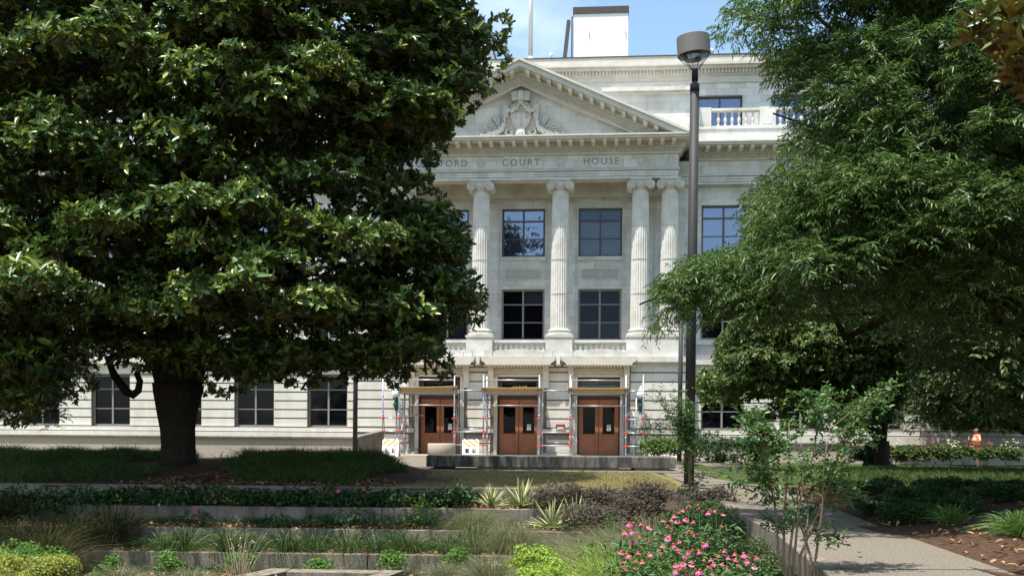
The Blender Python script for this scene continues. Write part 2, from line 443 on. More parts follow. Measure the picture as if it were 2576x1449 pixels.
# keystone scrolls between the hoods
for xc in (-BAY / 2, BAY / 2):
    mb = MB()
    mb.prism([(xc - 0.12, 5.18), (xc + 0.12, 5.18), (xc + 0.08, 4.75), (xc - 0.08, 4.75)], -0.72, -0.3)
    mb.box(xc - 0.15, xc + 0.15, -0.6, -0.3, 4.68, 4.75)
    mb.build('keystone', M['stone_trim'], court)

# --- doors
def make_door(x, i):
    mb = MB()
    mb.box(x - 1.12, x + 1.12, 0.16, 0.24, 2.92, 3.34)
    mb.box(x - 1.12, x - 1.03, 0.12, 0.24, 0.0, 2.92); mb.box(x + 1.03, x + 1.12, 0.12, 0.24, 0.0, 2.92)
    mb.box(x - 1.12, x - 0.9, 0.12, 0.24, 3.34, 4.12); mb.box(x + 0.9, x + 1.12, 0.12, 0.24, 3.34, 4.12)
    mb.box(x - 0.9, x + 0.9, 0.12, 0.24, 3.86, 4.12); mb.box(x - 0.9, x + 0.9, 0.12, 0.24, 3.34, 3.44)
    fr = mb.build('door', M['door_frame'], court)
    tr = MB(); tr.box(x - 0.9, x + 0.9, 0.2, 0.22, 3.44, 3.86); tr.build('transom_glass', M['glass'], fr)
    d = MB(); d.box(x - 1.12, x + 1.12, 0.46, 0.48, 0, 4.12); d.build('lobby', M['dark'], fr)
    for s in (-1, 1):
        mb = MB()
        a, b = sorted((x + s * 0.012, x + s * 1.03))
        g0, g1 = (a + 0.2, b - 0.24) if s < 0 else (a + 0.2, b - 0.2)
        if s < 0: g0, g1 = a + 0.2, b - 0.17
        mb.box(a, g0, 0.14, 0.2, 0.02, 2.92); mb.box(g1, b, 0.14, 0.2, 0.02, 2.92)
        mb.box(g0, g1, 0.14, 0.2, 0.02, 1.12); mb.box(g0, g1, 0.14, 0.2, 2.53, 2.92)
        mb.box(g0 - 0.03, g0, 0.125, 0.14, 1.09, 2.56); mb.box(g1, g1 + 0.03, 0.125, 0.14, 1.09, 2.56)
        mb.box(g0, g1, 0.125, 0.14, 1.09, 1.12); mb.box(g0, g1, 0.125, 0.14, 2.53, 2.56)
        mb.build('door_leaf', M['door'], fr)
        g = MB(); g.box(g0, g1, 0.165, 0.175, 1.12, 2.53); g.build('glass', M['glass_dark'], fr)
        h = MB(); hx = x + s * 0.14; e = s * 0.12
        h.tube([(hx, 0.13, 1.12), (hx, 0.06, 1.12), (hx + e, 0.04, 1.02), (hx + e * 1.25, 0.04, 0.82), (hx + e, 0.04, 0.62), (hx, 0.06, 0.52), (hx, 0.13, 0.52)], 0.016, 6)
        h.build('handle', M['brass'], fr)
        b2 = MB(); bx = x + s * 0.035; b2.box(bx - 0.009, bx + 0.009, 0.12, 0.14, 0.05, 2.9); b2.build('astragal', M['brass'], fr)
    p = MB(); p.box(x + 0.44, x + 0.65, 0.15, 0.164, 1.3, 1.62)
    for r_ in range(3): p.box(x + 0.47, x + 0.62, 0.147, 0.15, 1.33 + r_ * 0.03, 1.345 + r_ * 0.03, 1)
    T = Matrix.Translation((x + 0.545, 0.15, 1.53)) @ Matrix.Rotation(math.pi / 2, 4, 'X')
    p.lathe([(0.05, -0.002), (0.05, 0.002)], (0, 0, 0), 12, 1, False, T)
    p.lathe([(0.036, 0.0), (0.036, 0.004)], (0, 0, 0), 12, 0, False, T)
    p.build('paper_notice', [M['paper'], M['ink']], fr)
    return fr
for i, x in enumerate(DOORX): fr = make_door(x, i)
# gilt lettering on the middle transom, only its upper tips clear the scaffold deck
mb = MB()
for k, (dx, hh) in enumerate([(-0.36, .1), (-0.28, .13), (-0.15, .14), (-0.09, .1), (0.02, .15), (0.07, .14), (0.17, .12), (0.24, .15), (0.33, .12), (0.39, .17)]):
    mb.box(dx - 0.018, dx + 0.018, 0.10, 0.115, 3.44, 3.5 + hh)
    mb.box(dx - 0.035, dx + 0.035, 0.10, 0.113, 3.47 + hh, 3.5 + hh)
mb.build('gilt_lettering', M['gold'], court)

# small red danger sign on the pier
sg = empty('red_sign', fac(BAY / 2 + 0.12, -0.36, 1.36), FRZ)
mb = MB(); mb.box(-0.24, 0.24, 0.0, 0.03, 0, 0.26); mb.build('board', M['door_frame'], sg)
mb = MB(); mb.box(-0.17, 0.17, -0.008, 0, 0.13, 0.235); mb.build('red_panel', M['red_ink'], sg)
mb = MB(); mb.box(-0.17, 0.17, -0.008, 0, 0.03, 0.115); mb.build('white_panel', M['paper'], sg)
mb = MB(); mb.box(-0.24, -0.21, 0.03, 0.2, 0.02, 0.05); mb.box(0.21, 0.24, 0.03, 0.2, 0.02, 0.05); mb.build('bracket', M['galv'], sg)
tag(sg, 'small red and white warning sign on the pier between middle and right doors', 'sign')

# --- balcony: pedestals, balustrades
for x in (-2.12, 2.12):
    mb = MB(); mb.box(x - 0.70, x + 0.70, -0.2, 1.2, 5.182, 6.22); mb.box(x - 0.74, x + 0.74, -0.24, 1.24, 6.22, 6.32); mb.build('pedestal', M['stone_trim'], court)
for a, b in ((-8.62, -5.66), (5.66, 8.62)):
    mb = MB(); mb.box(a, b, -0.2, 1.2, 5.182, 6.22); mb.box(a - .02, (a + b) / 2 - 0.01, -0.24, 1.24, 6.22, 6.32); mb.box((a + b) / 2 + 0.01, b + .02, -0.24, 1.24, 6.22, 6.32)
    mb.build('pedestal', M['stone_trim'], court)
bal_prof = [(0.085, 0.0), (0.085, 0.05), (0.045, 0.07), (0.05, 0.10), (0.095, 0.19), (0.10, 0.24), (0.06, 0.33), (0.045, 0.40), (0.06, 0.43), (0.05, 0.45), (0.085, 0.47), (0.085, 0.5)]
bm0 = MB().lathe(bal_prof, (0, 0, 0), 10)
bal0 = bm0.build('baluster', M['stone_trim'], None)
bal_used = [False]
def baluster(parent, x, y, z, sc=1.0):
    if not bal_used[0]: o = bal0; bal_used[0] = True
    else: o = bal0.copy(); col.objects.link(o)
    o.parent = parent; o.location = (x, y, z); o.scale = (1, 1, sc)
def balustrade(x0, x1, y, z0, z1, pitch=0.27, posts=()):
    mb = MB()
    mb.box(x0, x1, y - 0.16, y + 0.16, z1 - 0.13, z1); mb.box(x0, x1, y - 0.13, y + 0.13, z1 - 0.17, z1 - 0.13)
    mb.box(x0, x1, y - 0.15, y + 0.15, z0, z0 + 0.1)
    for p in posts: mb.box(p - 0.42, p + 0.42, y - 0.2, y + 0.2, z0, z1 + 0.04); mb.box(p - 0.3, p + 0.3, y - 0.215, y - 0.2, z0 + 0.15, z1 - 0.2)
    o = mb.build('balustrade', M['stone_trim'], court)
    n = int((x1 - x0) / pitch); h = z1 - z0 - 0.27
    for k in range(n):
        x = x0 + (k + 0.5) * (x1 - x0) / n
        if any(abs(x - p) < 0.5 for p in posts): continue
        baluster(o, x, y, z0 + 0.1, h / 0.5)
    return o
for a, b in ((-5.66, -2.82), (-1.42, 1.42), (2.82, 5.66)): balustrade(a, b, 0.1, 5.44, 6.08)
mb = MB(); mb.box(-5.66, 5.66, -0.1, 0.4, 5.184, 5.44); mb.box(-8.6, 8.6, 1.2, 2.4, 5.0, 5.3); mb.build('balcony_floor', M['stone_trim'], court)

# --- columns
def make_column(x, y=0.5, half=False):
    prof = []; z0, z1 = 6.66, 14.08
    joints = [8.55, 10.35, 12.1]
    zs = [z0 + (z1 - z0) * t / 20 for t in range(21)]
    n = 96
    def rad(z): t = (z - z0) / (z1 - z0); return 0.495 - 0.065 * t ** 1.6
    mb = MB()
    pr = [(rad(z), z) for z in zs]
    fl = lambda r, k: r - 0.042 * math.sqrt(max(0.0, math.sin(math.pi * (k % 4) / 4.0)))
    mb.lathe(pr, (0, 0, 0), n, 0, False, None, fl)
    for jz in joints: mb.lathe([(rad(jz) - 0.008, jz - 0.006), (rad(jz) - 0.008, jz + 0.006)], (0, 0, 0), 48, 1, False)
    sh = mb.build('column', [M['stone_trim'], M['joint']], court); sh.location = (x, y, 0)
    b = MB()
    b.lathe([(0.66, 6.322), (0.69, 6.36), (0.69, 6.42), (0.66, 6.455), (0.57, 6.47), (0.55, 6.51), (0.57, 6.55), (0.60, 6.57), (0.61, 6.61), (0.58, 6.645), (0.52, 6.655), (0.5, 6.70)], (0, 0, 0), 32)
    b.build('base', M['stone_warm'], sh)
    c = MB()
    c.box(-0.56, 0.56, -0.56, 0.56, 14.49, 14.568); c.box(-0.53, 0.53, -0.53, 0.53, 14.45, 14.49)
    c.box(-0.5, 0.5, -0.5, 0.5, 14.30, 14.45)
    c.lathe([(0.44, 14.03), (0.47, 14.05), (0.44, 14.08), (0.46, 14.12), (0.56, 14.24), (0.5, 14.31)], (0, 0, 0), 24)
    for k in range(12):
        a = 2 * math.pi * k / 12; c.ball((0.52 * math.cos(a), 0.52 * math.sin(a), 14.2), 0.06, 6, 4, 0, (1, 1, 1.3))
    for s in (-1, 1):
        for (yy, ln) in ((-1, 0),):
            T = Matrix.Translation((s * 0.5, 0, 14.225)) @ Matrix.Rotation(math.pi / 2, 4, 'X')
            c.lathe([(0.235, -0.55), (0.235, -0.42), (0.17, -0.2), (0.155, 0), (0.17, 0.2), (0.235, 0.42), (0.235, 0.55)], (0, 0, 0), 20, 0, True, T)
            for f in (-1, 1):
                pts = []
                for t in range(34):
                    a = t / 33 * 2.4 * 2 * math.pi; r = 0.225 * (1 - t / 38)
                    pts.append((s * 0.5 + s * r * math.sin(a), f * 0.555, 14.225 + r * math.cos(a)))
                c.tube(pts, 0.02, 5)
                c.ball((s * 0.5, f * 0.56, 14.225), 0.04, 8, 5)
    c.build('capital', M['stone_trim'], sh)
    return sh
c0 = make_column(COLX[0])
for x in COLX[1:]:
    c = copy_tree(c0, court); c.location = (x, 0.5, 0)
for k in range(5):
    for s in (-1, 1):
        c = copy_tree(c0, court); c.location = (s * (13.0 + 4.2 * k), 2.1, 0)

# --- windows
def window(x, y, w, z0, z1, rows, kind, back='dark', fm='frame', cols=2):
    mb = MB(); f = 0.11
    x0, x1 = x - w / 2, x + w / 2
    mb.box(x0, x0 + f, y, y + 0.1, z0, z1); mb.box(x1 - f, x1, y, y + 0.1, z0, z1)
    mb.box(x0 + f, x1 - f, y, y + 0.1, z0, z0 + f); mb.box(x0 + f, x1 - f, y, y + 0.1, z1 - f, z1)
    for c in range(1, cols):
        xm = x0 + w * c / cols; mb.box(xm - 0.05, xm + 0.05, y - 0.015, y + 0.09, z0 + f, z1 - f)
    for r_, th in rows:
        zz = z0 + (z1 - z0) * r_
        for c in range(cols):
            a = x0 + w * c / cols + (0.05 if c else f); b = x0 + w * (c + 1) / cols - (0.05 if c < cols - 1 else f)
            mb.box(a, b, y + 0.005, y + 0.085, zz - th / 2, zz + th / 2)
    o = mb.build('window', M[fm], court)
    g = MB(); g.box(x0 + f, x1 - f, y + 0.05, y + 0.056, z0 + f, z1 - f)
    g.build('pane', M[kind], o)
    b = MB(); b.box(x0, x1, y + 0.19, y + 0.2, z0, z1); b.build('room', M['dark'], o)
    if back == 'blind':
        b = MB(); b.box(x0 + f, x1 - f, y + 0.14, y + 0.145, z0, z0 + (z1 - z0) * 0.74); b.build('blind', M['blind'], o)
    if back == 'blue':
        b = MB(); b.box(x0 + f, x1 - f, y + 0.14, y + 0.145, z0, z0 + (z1 - z0) * 0.74); b.build('blind', M['blind_blue'], o)
    if back == 'half':
        b = MB(); b.box(x + 0.05, x1 - f, y + 0.14, y + 0.145, z1 - (z1 - z0) * 0.31, z1); b.build('blind', M['blind'], o)
    if back == 'low':
        b = MB(); b.box(x0 + f, x1 - f, y + 0.14, y + 0.145, z0, z0 + (z1 - z0) * 0.34); b.build('blind', M['blind_blue'], o)
    return o
UZ = (10.86, 13.53); LZ = (6.27, 9.10)
urow = [(0.745, 0.09), (0.38, 0.045)]; lrow = [(0.70, 0.06), (0.35, 0.05)]
ops = []
for x in DOORX:
    ops += [(x - 1.2, x + 1.2, *UZ), (x - 1.2, x + 1.2, *LZ)]
mb = MB(); wall_open(mb, -8.4, 8.4, 2.4, 2.75, 5.2, 14.95, ops)
mb.build('portico_wall', M['stone'], court)
for x in (-6.36, -2.12, 2.12, 6.36):
    mb = MB(); mb.box(x - 0.74, x + 0.74, 2.3, 2.4, 5.3, 13.75); mb.box(x - 0.78, x + 0.78, 2.26, 2.4, 13.75, 13.83)
    mb.build('wall_pier', M['stone'], court)
mb = MB(); mb.box(-8.4, 8.4, 2.22, 2.398, 14.1, 14.95); mb.box(-8.4, 8.4, 2.30, 2.397, 13.86, 13.92); mb.build('inner_beam', M['stone_trim'], court)
for i, x in enumerate(DOORX):
    window(x, 2.55, 2.4, *UZ, urow, 'glass' if i == 2 else 'glass_sky', 'blind' if i == 2 else 'blue')
    window(x, 2.55, 2.4, *LZ, lrow, 'glass_dark', 'half' if i == 1 else 'low', 'frame_grey')
    mb = MB(); mb.box(x - 1.26, x + 1.26, 2.28, 2.4, UZ[0] - 0.2, UZ[0]); mb.build('sill', M['stone_trim'], court)
    mb = MB()
    for (a, b, c, d) in ((-1.0, 1.0, 9.62, 9.66), (-1.0, 1.0, 10.14, 10.18), (-1.0, -0.96, 9.66, 10.14), (0.96, 1.0, 9.66, 10.14)): mb.box(x + a, x + b, 2.35, 2.4, c, d)
    mb.box(x - 0.96, x + 0.96, 2.39, 2.4, 9.66, 10.14, 1)
    T = Matrix.Translation((x, 2.38, 9.9)) @ Matrix.Rotation(math.pi / 2, 4, 'X')
    for r_ in (0.15, 0.08): mb.lathe([(r_, -0.01), (r_ - 0.02, 0.02), (r_ - 0.04, 0.0)], (0, 0, 0), 16, 0, True, T)
    for s in (-1, 1):
        mb.tube([(x + s * (0.18 + t * 0.038), 2.385, 9.9 + 0.13 * math.sin(t * 0.55) * (1 - t / 28)) for t in range(20)], 0.022, 5)
        mb.tube([(x + s * (0.2 + t * 0.04), 2.385, 9.9 - 0.11 * math.sin(t * 0.7)) for t in range(18)], 0.014, 5)
        for k in range(5): mb.ball((x + s * (0.3 + k * 0.13), 2.385, 9.9 + (0.1 if k % 2 else -0.1)), 0.035, 6, 4)
    mb.build('carved_panel', [M['stone_warm'], M['panel_back']], court)
    for zz in (5.3,):
        mb = MB(); mb.box(x - 1.3, x + 1.3, 2.28, 2.4, 6.1, 6.26); mb.build('sill', M['stone_trim'], court)

# --- wings
for s in (-1, 1):
    x0, x1 = (8.4, 34.0) if s > 0 else (-38.0, -8.4)
    gops = []; uops = []
    for x in WINGX:
        x *= s
        gops.append((x - 1.15, x + 1.15, 1.38, 4.3)); uops += [(x - 1.2, x + 1.2, *UZ), (x - 1.2, x + 1.2, *LZ)]
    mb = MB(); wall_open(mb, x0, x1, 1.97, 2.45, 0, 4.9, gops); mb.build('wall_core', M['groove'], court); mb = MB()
    rustic(mb, x0, x1, 1.9, 1.38, 4.3, gops)
    mb.box(x0, x1, 1.9, 1.97, 4.34, 4.86)
    mb.box(x0, x1, 1.72, 1.97, 1.14, 1.35); mb.box(x0, x1, 1.62, 1.97, 0.0, 1.1)
    mb.build('ground_storey_wall', M['stone_low'], court)
    mb = MB(); mb.box(x0, x1, 1.7, 2.4, 4.9, 5.18); mb.box(x0, x1, 1.8, 2.4, 4.862, 4.9); mb.build('string_course', M['stone_trim'], court)
    mb = MB(); wall_open(mb, x0, x1, 2.1, 2.45, 5.18, 14.57, uops)
    mb.box(x0, x1, 1.95, 2.1, 5.18, 5.5); mb.box(x0, x1, 1.92, 2.1, 6.0, 6.14)
    mb.build('upper_storey_wall', M['stone'], court)
    for k, x in enumerate(WINGX):
        window(s * x, 2.24, 2.4, *UZ, urow, 'glass_sky', 'blue'); window(s * x, 2.24, 2.4, *LZ, lrow, 'glass_dark', 'dark', 'frame_grey')
        window(s * x, 2.2, 2.3, 1.38, 4.3, [(0.34, 0.05), (0.72, 0.06)], 'glass_dark', 'dark', 'frame_grey')
        mb = MB(); mb.box(s * x - 1.3, s * x + 1.3, 1.98, 2.1, UZ[0] - 0.2, UZ[0]); mb.build('sill', M['stone_trim'], court)
    # wing entablature
    mb = MB()
    mb.box(x0, x1, 1.70, 2.5, 14.57, 14.69); mb.box(x0, x1, 1.67, 2.5, 14.70, 14.82); mb.box(x0, x1, 1.64, 2.5, 14.83, 14.97)
    mb.box(x0, x1, 1.56, 2.5, 14.99, 15.09); mb.box(x0, x1, 1.66, 2.5, 15.10, 15.81)
    mb.build('entablature', M['stone'], court)

modil = MB().prism([(-1.0, 16.398), (-1.0, 16.28), (-0.92, 16.22), (-0.8, 16.24), (-0.6, 16.2), (-0.36, 16.16), (-0.36, 16.398)], -0.1, 0.1, 0,
                   Matrix(((0, -1, 0, 0), (1, 0, 0, 0), (0, 0, 1, 0), (0, 0, 0, 1))) @ Matrix.Diagonal((1, -1, 1, 1))).build('modillion', M['stone_trim'])
def cornice(x0, x1, yf, ztop, name='cornice', side=None):
    """horizontal modillion cornice; yf is the frieze face"""
    mb = MB()
    mb.box(x0, x1, yf - 0.12, yf + 0.6, 15.81, 15.93)
    mb.box(x0, x1, yf - 0.16, yf + 0.6, 15.93, 16.09)
    n = int((x1 - x0) / 0.146)
    for k in range(n):
        a = x0 + k * (x1 - x0) / n; mb.box(a + 0.01, a + 0.099, yf - 0.27, yf - 0.16, 15.945, 16.085)
    mb.box(x0, x1, yf - 0.30, yf + 0.6, 16.09, 16.20)
    n = int((x1 - x0) / 0.11)
    for k in range(n):
        a = x0 + (k + 0.5) * (x1 - x0) / n; mb.box(a - 0.03, a + 0.03, yf - 0.34, yf - 0.30, 16.10, 16.18)
    mb.box(x0, x1, yf - 0.36, yf + 0.6, 16.20, 16.40)
    mb.box(x0 - 0.0, x1 + 0.0, yf - 1.08, yf + 0.6, 16.40, 16.52)
    mb.box(x0 - 0.0, x1 + 0.0, yf - 1.16, yf + 0.6, 16.52, 16.60)
    o = mb.build(name, M['stone_warm'], court)
    n = round((x1 - x0) / 0.585)
    for k in range(n):
        c = modil.copy() if modil.parent else modil
        if c is not modil: col.objects.link(c)
        c.parent = o; c.location = (x0 + (k + 0.5) * (x1 - x0) / n, yf, 0)
    return o
cornice(9.0, 34.0, 1.66, 0); cornice(-38.0, -9.0, 1.66, 0)
cornice(-8.3, 8.3, 0.05, 0)
# cornice ends of the portico
for s in (-1, 1):
    mb = MB()
    for (o_, z0, z1) in ((0.12, 15.812, 15.93), (0.16, 15.93, 16.09), (0.30, 16.092, 16.20), (0.36, 16.202, 16.40), (0.6, 16.402, 16.52), (0.68, 16.522, 16.598)):
        a, b = sorted((s * 8.302, s * (8.22 + o_ + 0.1))); mb.box(a, b, 0.05 - (o_ if o_ < 0.5 else o_ + 0.47), 1.9, z0, z1)
    mb.build('cornice_return', M['stone_warm'], court)

# --- portico entablature
mb = MB()
for (y, z0, z1) in ((0.10, 14.57, 14.685), (0.07, 14.695, 14.81), (0.04, 14.82, 14.955)):
    mb.box(-8.3, 8.3, y, 0.95, z0, z1)
    for s in (-1, 1): mb.box(*sorted((s * 7.5, s * (8.305 + (0.1 - y)))), 0.96, 2.0, z0, z1)
mb.box(-8.3, 8.3, 0.05, 0.95, 15.1, 15.808)
for s in (-1, 1): mb.box(*sorted((s * 7.5, s * 8.302)), 0.96, 2.3, 15.1, 15.806)
mb.build('architrave', M['stone'], court)
mb = MB(); mb.box(-8.36, 8.36, -0.04, 0.95, 14.97, 15.09)
n = 150
for k in range(n):
    a = -8.3 + 16.6 * k / n; mb.box(a, a + 0.06, -0.07, -0.04, 14.99, 15.07)
mb.build('architrave_moulding', M['stone_warm'], court)
mb = MB(); mb.box(-7.5, 7.5, 0.95, 2.4, 14.96, 15.3)
for k in range(-4, 5): mb.box(k * 1.8 - 0.08, k * 1.8 + 0.08, 0.96, 2.2, 14.86, 14.958)
mb.build('portico_ceiling', M['stone_warm'], court)
frz = MB(); frz.box(-8.28, 8.28, 0.035, 0.0499, 15.12, 15.8); frz = frz.build('inscription_frieze', M['stone'], court)
for wd, xc, sp in (('GUILFORD', -BAY, 1.22), ('COURT', 0.0, 1.3), ('HOUSE', BAY, 1.3)):
    t = text_mesh('inscription', wd, 0.50, M['letters'], court, (xc + 0.02, 0.03, 15.30), 0.006, 'CENTER', sp)
ros = None
for x in COLX + [s * (13.0 + 4.2 * k) for s in (-1, 1) for k in range(4)]:
    y = 0.035 if abs(x) < 8 else 1.66
    mb = MB(); T = Matrix.Translation((x, y, 15.47)) @ Matrix.Rotation(math.pi / 2, 4, 'X')
    mb.lathe([(0.235, 0), (0.23, 0.035), (0.19, 0.04), (0.175, 0.012), (0.12, 0.012), (0.10, 0.04), (0.05, 0.05), (0.01, 0.02)], (0, 0, 0), 22, 0, True, T)
    mb.build('rosette', M['stone_warm'], court)

# --- pediment
SL = (20.60 - 16.61) / 8.95
ALP = math.atan(SL)
ped = MB()
ped.prism([(-8.3, 16.602), (8.3, 16.602), (0, 16.602 + 8.3 * SL - 0.15)], 0.35, 0.9)
pd = ped.build('pediment', M['stone'], court)
rk = MB(); md = MB(); rf = MB()
for s in (-1, 1):
    def band(top, bot, y0, y1, mbx, x_out=8.95, mi=0):
        z = lambda x: 20.60 - SL * abs(x)
        x_e = x_out
        xb = min(x_e, (20.60 - bot - 16.612) / SL)      # lower edge dies on the horizontal cornice
        xt = min(x_e, (20.60 - top - 16.612) / SL)
        pts = [(0, 20.60 - top), (s * xt, z(xt) - top), (s * xb, z(xb) - bot), (0, 20.60 - bot)]
        mbx.prism(pts, y0, y1, mi)
    band(0.0, 0.13, -1.12, 0.5, rk); band(0.132, 0.40, -1.03, 0.5, rk)
    band(0.402, 0.66, -0.32, 0.5, rk); band(0.662, 0.80, -0.24, 0.5, rk)
    band(0.802, 0.98, -0.12, 0.5, rk); band(0.982, 1.12, -0.06, 0.5, rk, 8.2)
    n = 15
    for k in range(n):
        xx = 0.42 + k * 0.555
        zt = 20.60 - SL * xx - 0.40
        if zt - 0.25 < 16.63: continue
        md = MB(); md.prism([(s * (xx - 0.1), zt + 0.1 * SL), (s * (xx + 0.1), zt - 0.1 * SL), (s * (xx + 0.1), zt - 0.1 * SL - 0.20), (s * (xx - 0.1), zt + 0.1 * SL - 0.20)], -0.97, -0.33); md.build('raking_modillion', M['stone_trim'], pd)
    for k in range(60):
        xx = 0.06 + k * 0.136
        zt = 20.60 - SL * xx - 0.803
        if zt - 0.2 < 16.62: continue
        rk.prism([(s * xx, zt), (s * (xx + 0.085), zt - 0.085 * SL), (s * (xx + 0.085), zt - 0.085 * SL - 0.165), (s * xx, zt - 0.165)], -0.235, -0.121)
    for k in range(70):
        xx = 0.05 + k * 0.115
        zt = 20.60 - SL * xx - 0.68
        if zt - 0.1 < 16.62: continue
        rk.prism([(s * xx, zt), (s * (xx + 0.06), zt - 0.06 * SL), (s * (xx + 0.06), zt - 0.06 * SL - 0.09), (s * xx, zt - 0.09)], -0.28, -0.241)
    rf.prism([(0, 20.59), (s * 8.9, 20.59 - SL * 8.9), (s * 8.9, 20.4 - SL * 8.9), (0, 20.4)], 0.52, 4.4)
rk.build('raking_cornice', M['stone_warm'], pd); rf.build('portico_roof', M['lead_roof'], pd)
# carved cartouche: shield, scroll block, garlands, palmettes
ct = MB(); y0 = 0.33
def oval(cx, cz, rx, rz, r, y, a0=0, a1=360, n=28):
    ct.tube([(cx + rx * math.cos(R(a0 + (a1 - a0) * t / n)), y, cz + rz * math.sin(R(a0 + (a1 - a0) * t / n))) for t in range(n + 1)], r, 6)
zc = 17.95
ct.prism([(0.46 * math.cos(t * math.pi / 12), 18.0 + 0.72 * math.sin(t * math.pi / 12)) for t in range(24)], 0.1, y0)
oval(0, 18.0, 0.50, 0.76, 0.06, 0.1)
ct.prism([(-0.75, 17.0), (-0.55, 16.85), (0.55, 16.85), (0.75, 17.0), (0.78, 17.9), (0.6, 18.6), (-0.6, 18.6), (-0.78, 17.9)], 0.2, y0)
oval(0, 17.55, 0.76, 0.72, 0.05, 0.15, 180, 360)
for s in (-1, 1):
    ct.box(*sorted((s * 0.66, s * 0.94)), 0.05, y0, 17.85, 18.5); ct.box(*sorted((s * 0.6, s * 0.9)), 0.12, y0, 18.5, 18.68)
    ct.tube([(s * 0.72, 0.06, 18.5), (s * 0.72, 0.04, 18.72), (s * 0.84, 0.04, 18.74)], 0.035, 5)
    # garland over the shield
    g = [(0, 18.72), (s * 0.12, 18.5), (s * 0.3, 18.28), (s * 0.5, 18.16), (s * 0.7, 18.22)]
    for i in range(30):
        t = i / 29 * 4; a = int(min(t, 3)); f = t - a
        px_ = g[a][0] * (1 - f) + g[a + 1][0] * f; pz = g[a][1] * (1 - f) + g[a + 1][1] * f
        ct.ball((px_ + rnd.uniform(-.04, .04), -0.02 + rnd.uniform(-.03, .03), pz + rnd.uniform(-.05, .05)), 0.075 + 0.02 * (a > 1), 6, 4)
    # side garland down to the cornice
    g = [(s * 0.84, 17.85), (s * 0.88, 17.5), (s * 1.02, 17.2), (s * 1.4, 16.98), (s * 1.9, 16.86), (s * 2.25, 16.78)]
    for i in range(64):
        t = i / 63 * 5; a = int(min(t, 4)); f = t - a
        px_ = g[a][0] * (1 - f) + g[a + 1][0] * f; pz = g[a][1] * (1 - f) + g[a + 1][1] * f
        rr = 0.07 + 0.012 * a
        ct.ball((px_ + rnd.uniform(-.05, .05), -0.06 - 0.03 * a + rnd.uniform(-.04, .04), pz + rnd.uniform(-.07, .07)), rr, 6, 4)
    ct.tube([(s * 0.8, 0.05, 17.6), (s * 0.95, 0.0, 17.2), (s * 1.4, -0.05, 16.92), (s * 2.2, -0.1, 16.76)], [0.06, 0.1, 0.13, 0.1], 8)
    # palmette fan
    for k in range(7):
        a = 62 + k * 17 if s > 0 else 118 - k * 17
        a = 118 - k * 14 - 20 if s > 0 else 62 + k * 14 + 20
        ln = 0.95 - 0.05 * k + (0.12 if k == 1 else 0)
        bx, bz = s * 1.12, 17.0
        dx, dz = math.cos(R(a)), math.sin(R(a)); cx_, cz_ = s * abs(dz), -s * s * 0
        pts = []
        for t in range(9):
            u = t / 8; cur = (u ** 2) * 0.32
            pts.append((bx + dx * ln * u + s * cur * (0.9 if k < 6 else 1), 0.2 - 0.1 * u, bz + dz * ln * u - cur * 0.55 * (1 if k > 1 else 0.2)))
        ct.tube(pts, [0.03 + 0.035 * (t / 8) for t in range(9)], 6)
        ct.ball((pts[-1][0] + s * 0.03, 0.07, pts[-1][2] - 0.04), 0.075, 7, 5)
    for k in range(2):
        pts = [(s * (0.98 - 0.1 * k) - s * 0.12 * math.sin(t * 0.45), 0.18 - 0.02 * t, 17.05 + t * 0.085 - 0.1 * k) for t in range(8)]
        ct.tube(pts, 0.05, 6)
    # bottom scrolls
    pts = [(s * (0.42 + 0.16 * t / 3) , -0.05, 16.72 + 0.06 * math.sin(t)) for t in range(8)]
    ct.tube([(s * 0.3, -0.08, 16.75), (s * 0.7, -0.12, 16.70), (s * 1.05, -0.1, 16.74)], [0.08, 0.12, 0.06], 8)
    ct.tube([(s * 0.72, 0, 17.25), (s * 0.8, -0.04, 17.0), (s * 0.62, -0.08, 16.86), (s * 0.42, -0.08, 16.98), (s * 0.5, -0.08, 17.08)], 0.07, 7)
    # top block wings
    ct.prism([(s * 0.22, 19.2), (s * 0.5, 19.12), (s * 0.46, 18.72), (s * 0.2, 18.72)], -0.12, y0)
    oval(s * 0.36, 18.95, 0.07, 0.14, 0.02, -0.14)
ct.lathe([(0.2, 18.72), (0.24, 18.78), (0.23, 19.12), (0.2, 19.22)], (0, 0.05, 0), 14)
ct.prism([(-0.22, 16.62), (0.22, 16.62), (0.26, 16.8), (0.2, 17.16), (-0.2, 17.16), (-0.26, 16.8)], -0.3, 0.1)
ct.ball((0, -0.25, 16.95), 0.2, 10, 6, 0, (1, 0.6, 1))
ct.tube([(0, 0.07, 17.45), (0, 0.06, 18.3)], 0.025, 6); ct.tube([(-0.28, 0.07, 18.15), (0.28, 0.07, 18.15)], 0.018, 6)
for s in (-1, 1):
    ct.tube([(s * 0.28, 0.08, 18.15), (s * 0.28, 0.07, 17.85)], 0.01, 4); ct.tube([(s * 0.36, 0.07, 17.85), (s * 0.28, 0.06, 17.8), (s * 0.2, 0.07, 17.85)], 0.02, 5)
ct.build('cartouche', M['stone_warm'], pd)

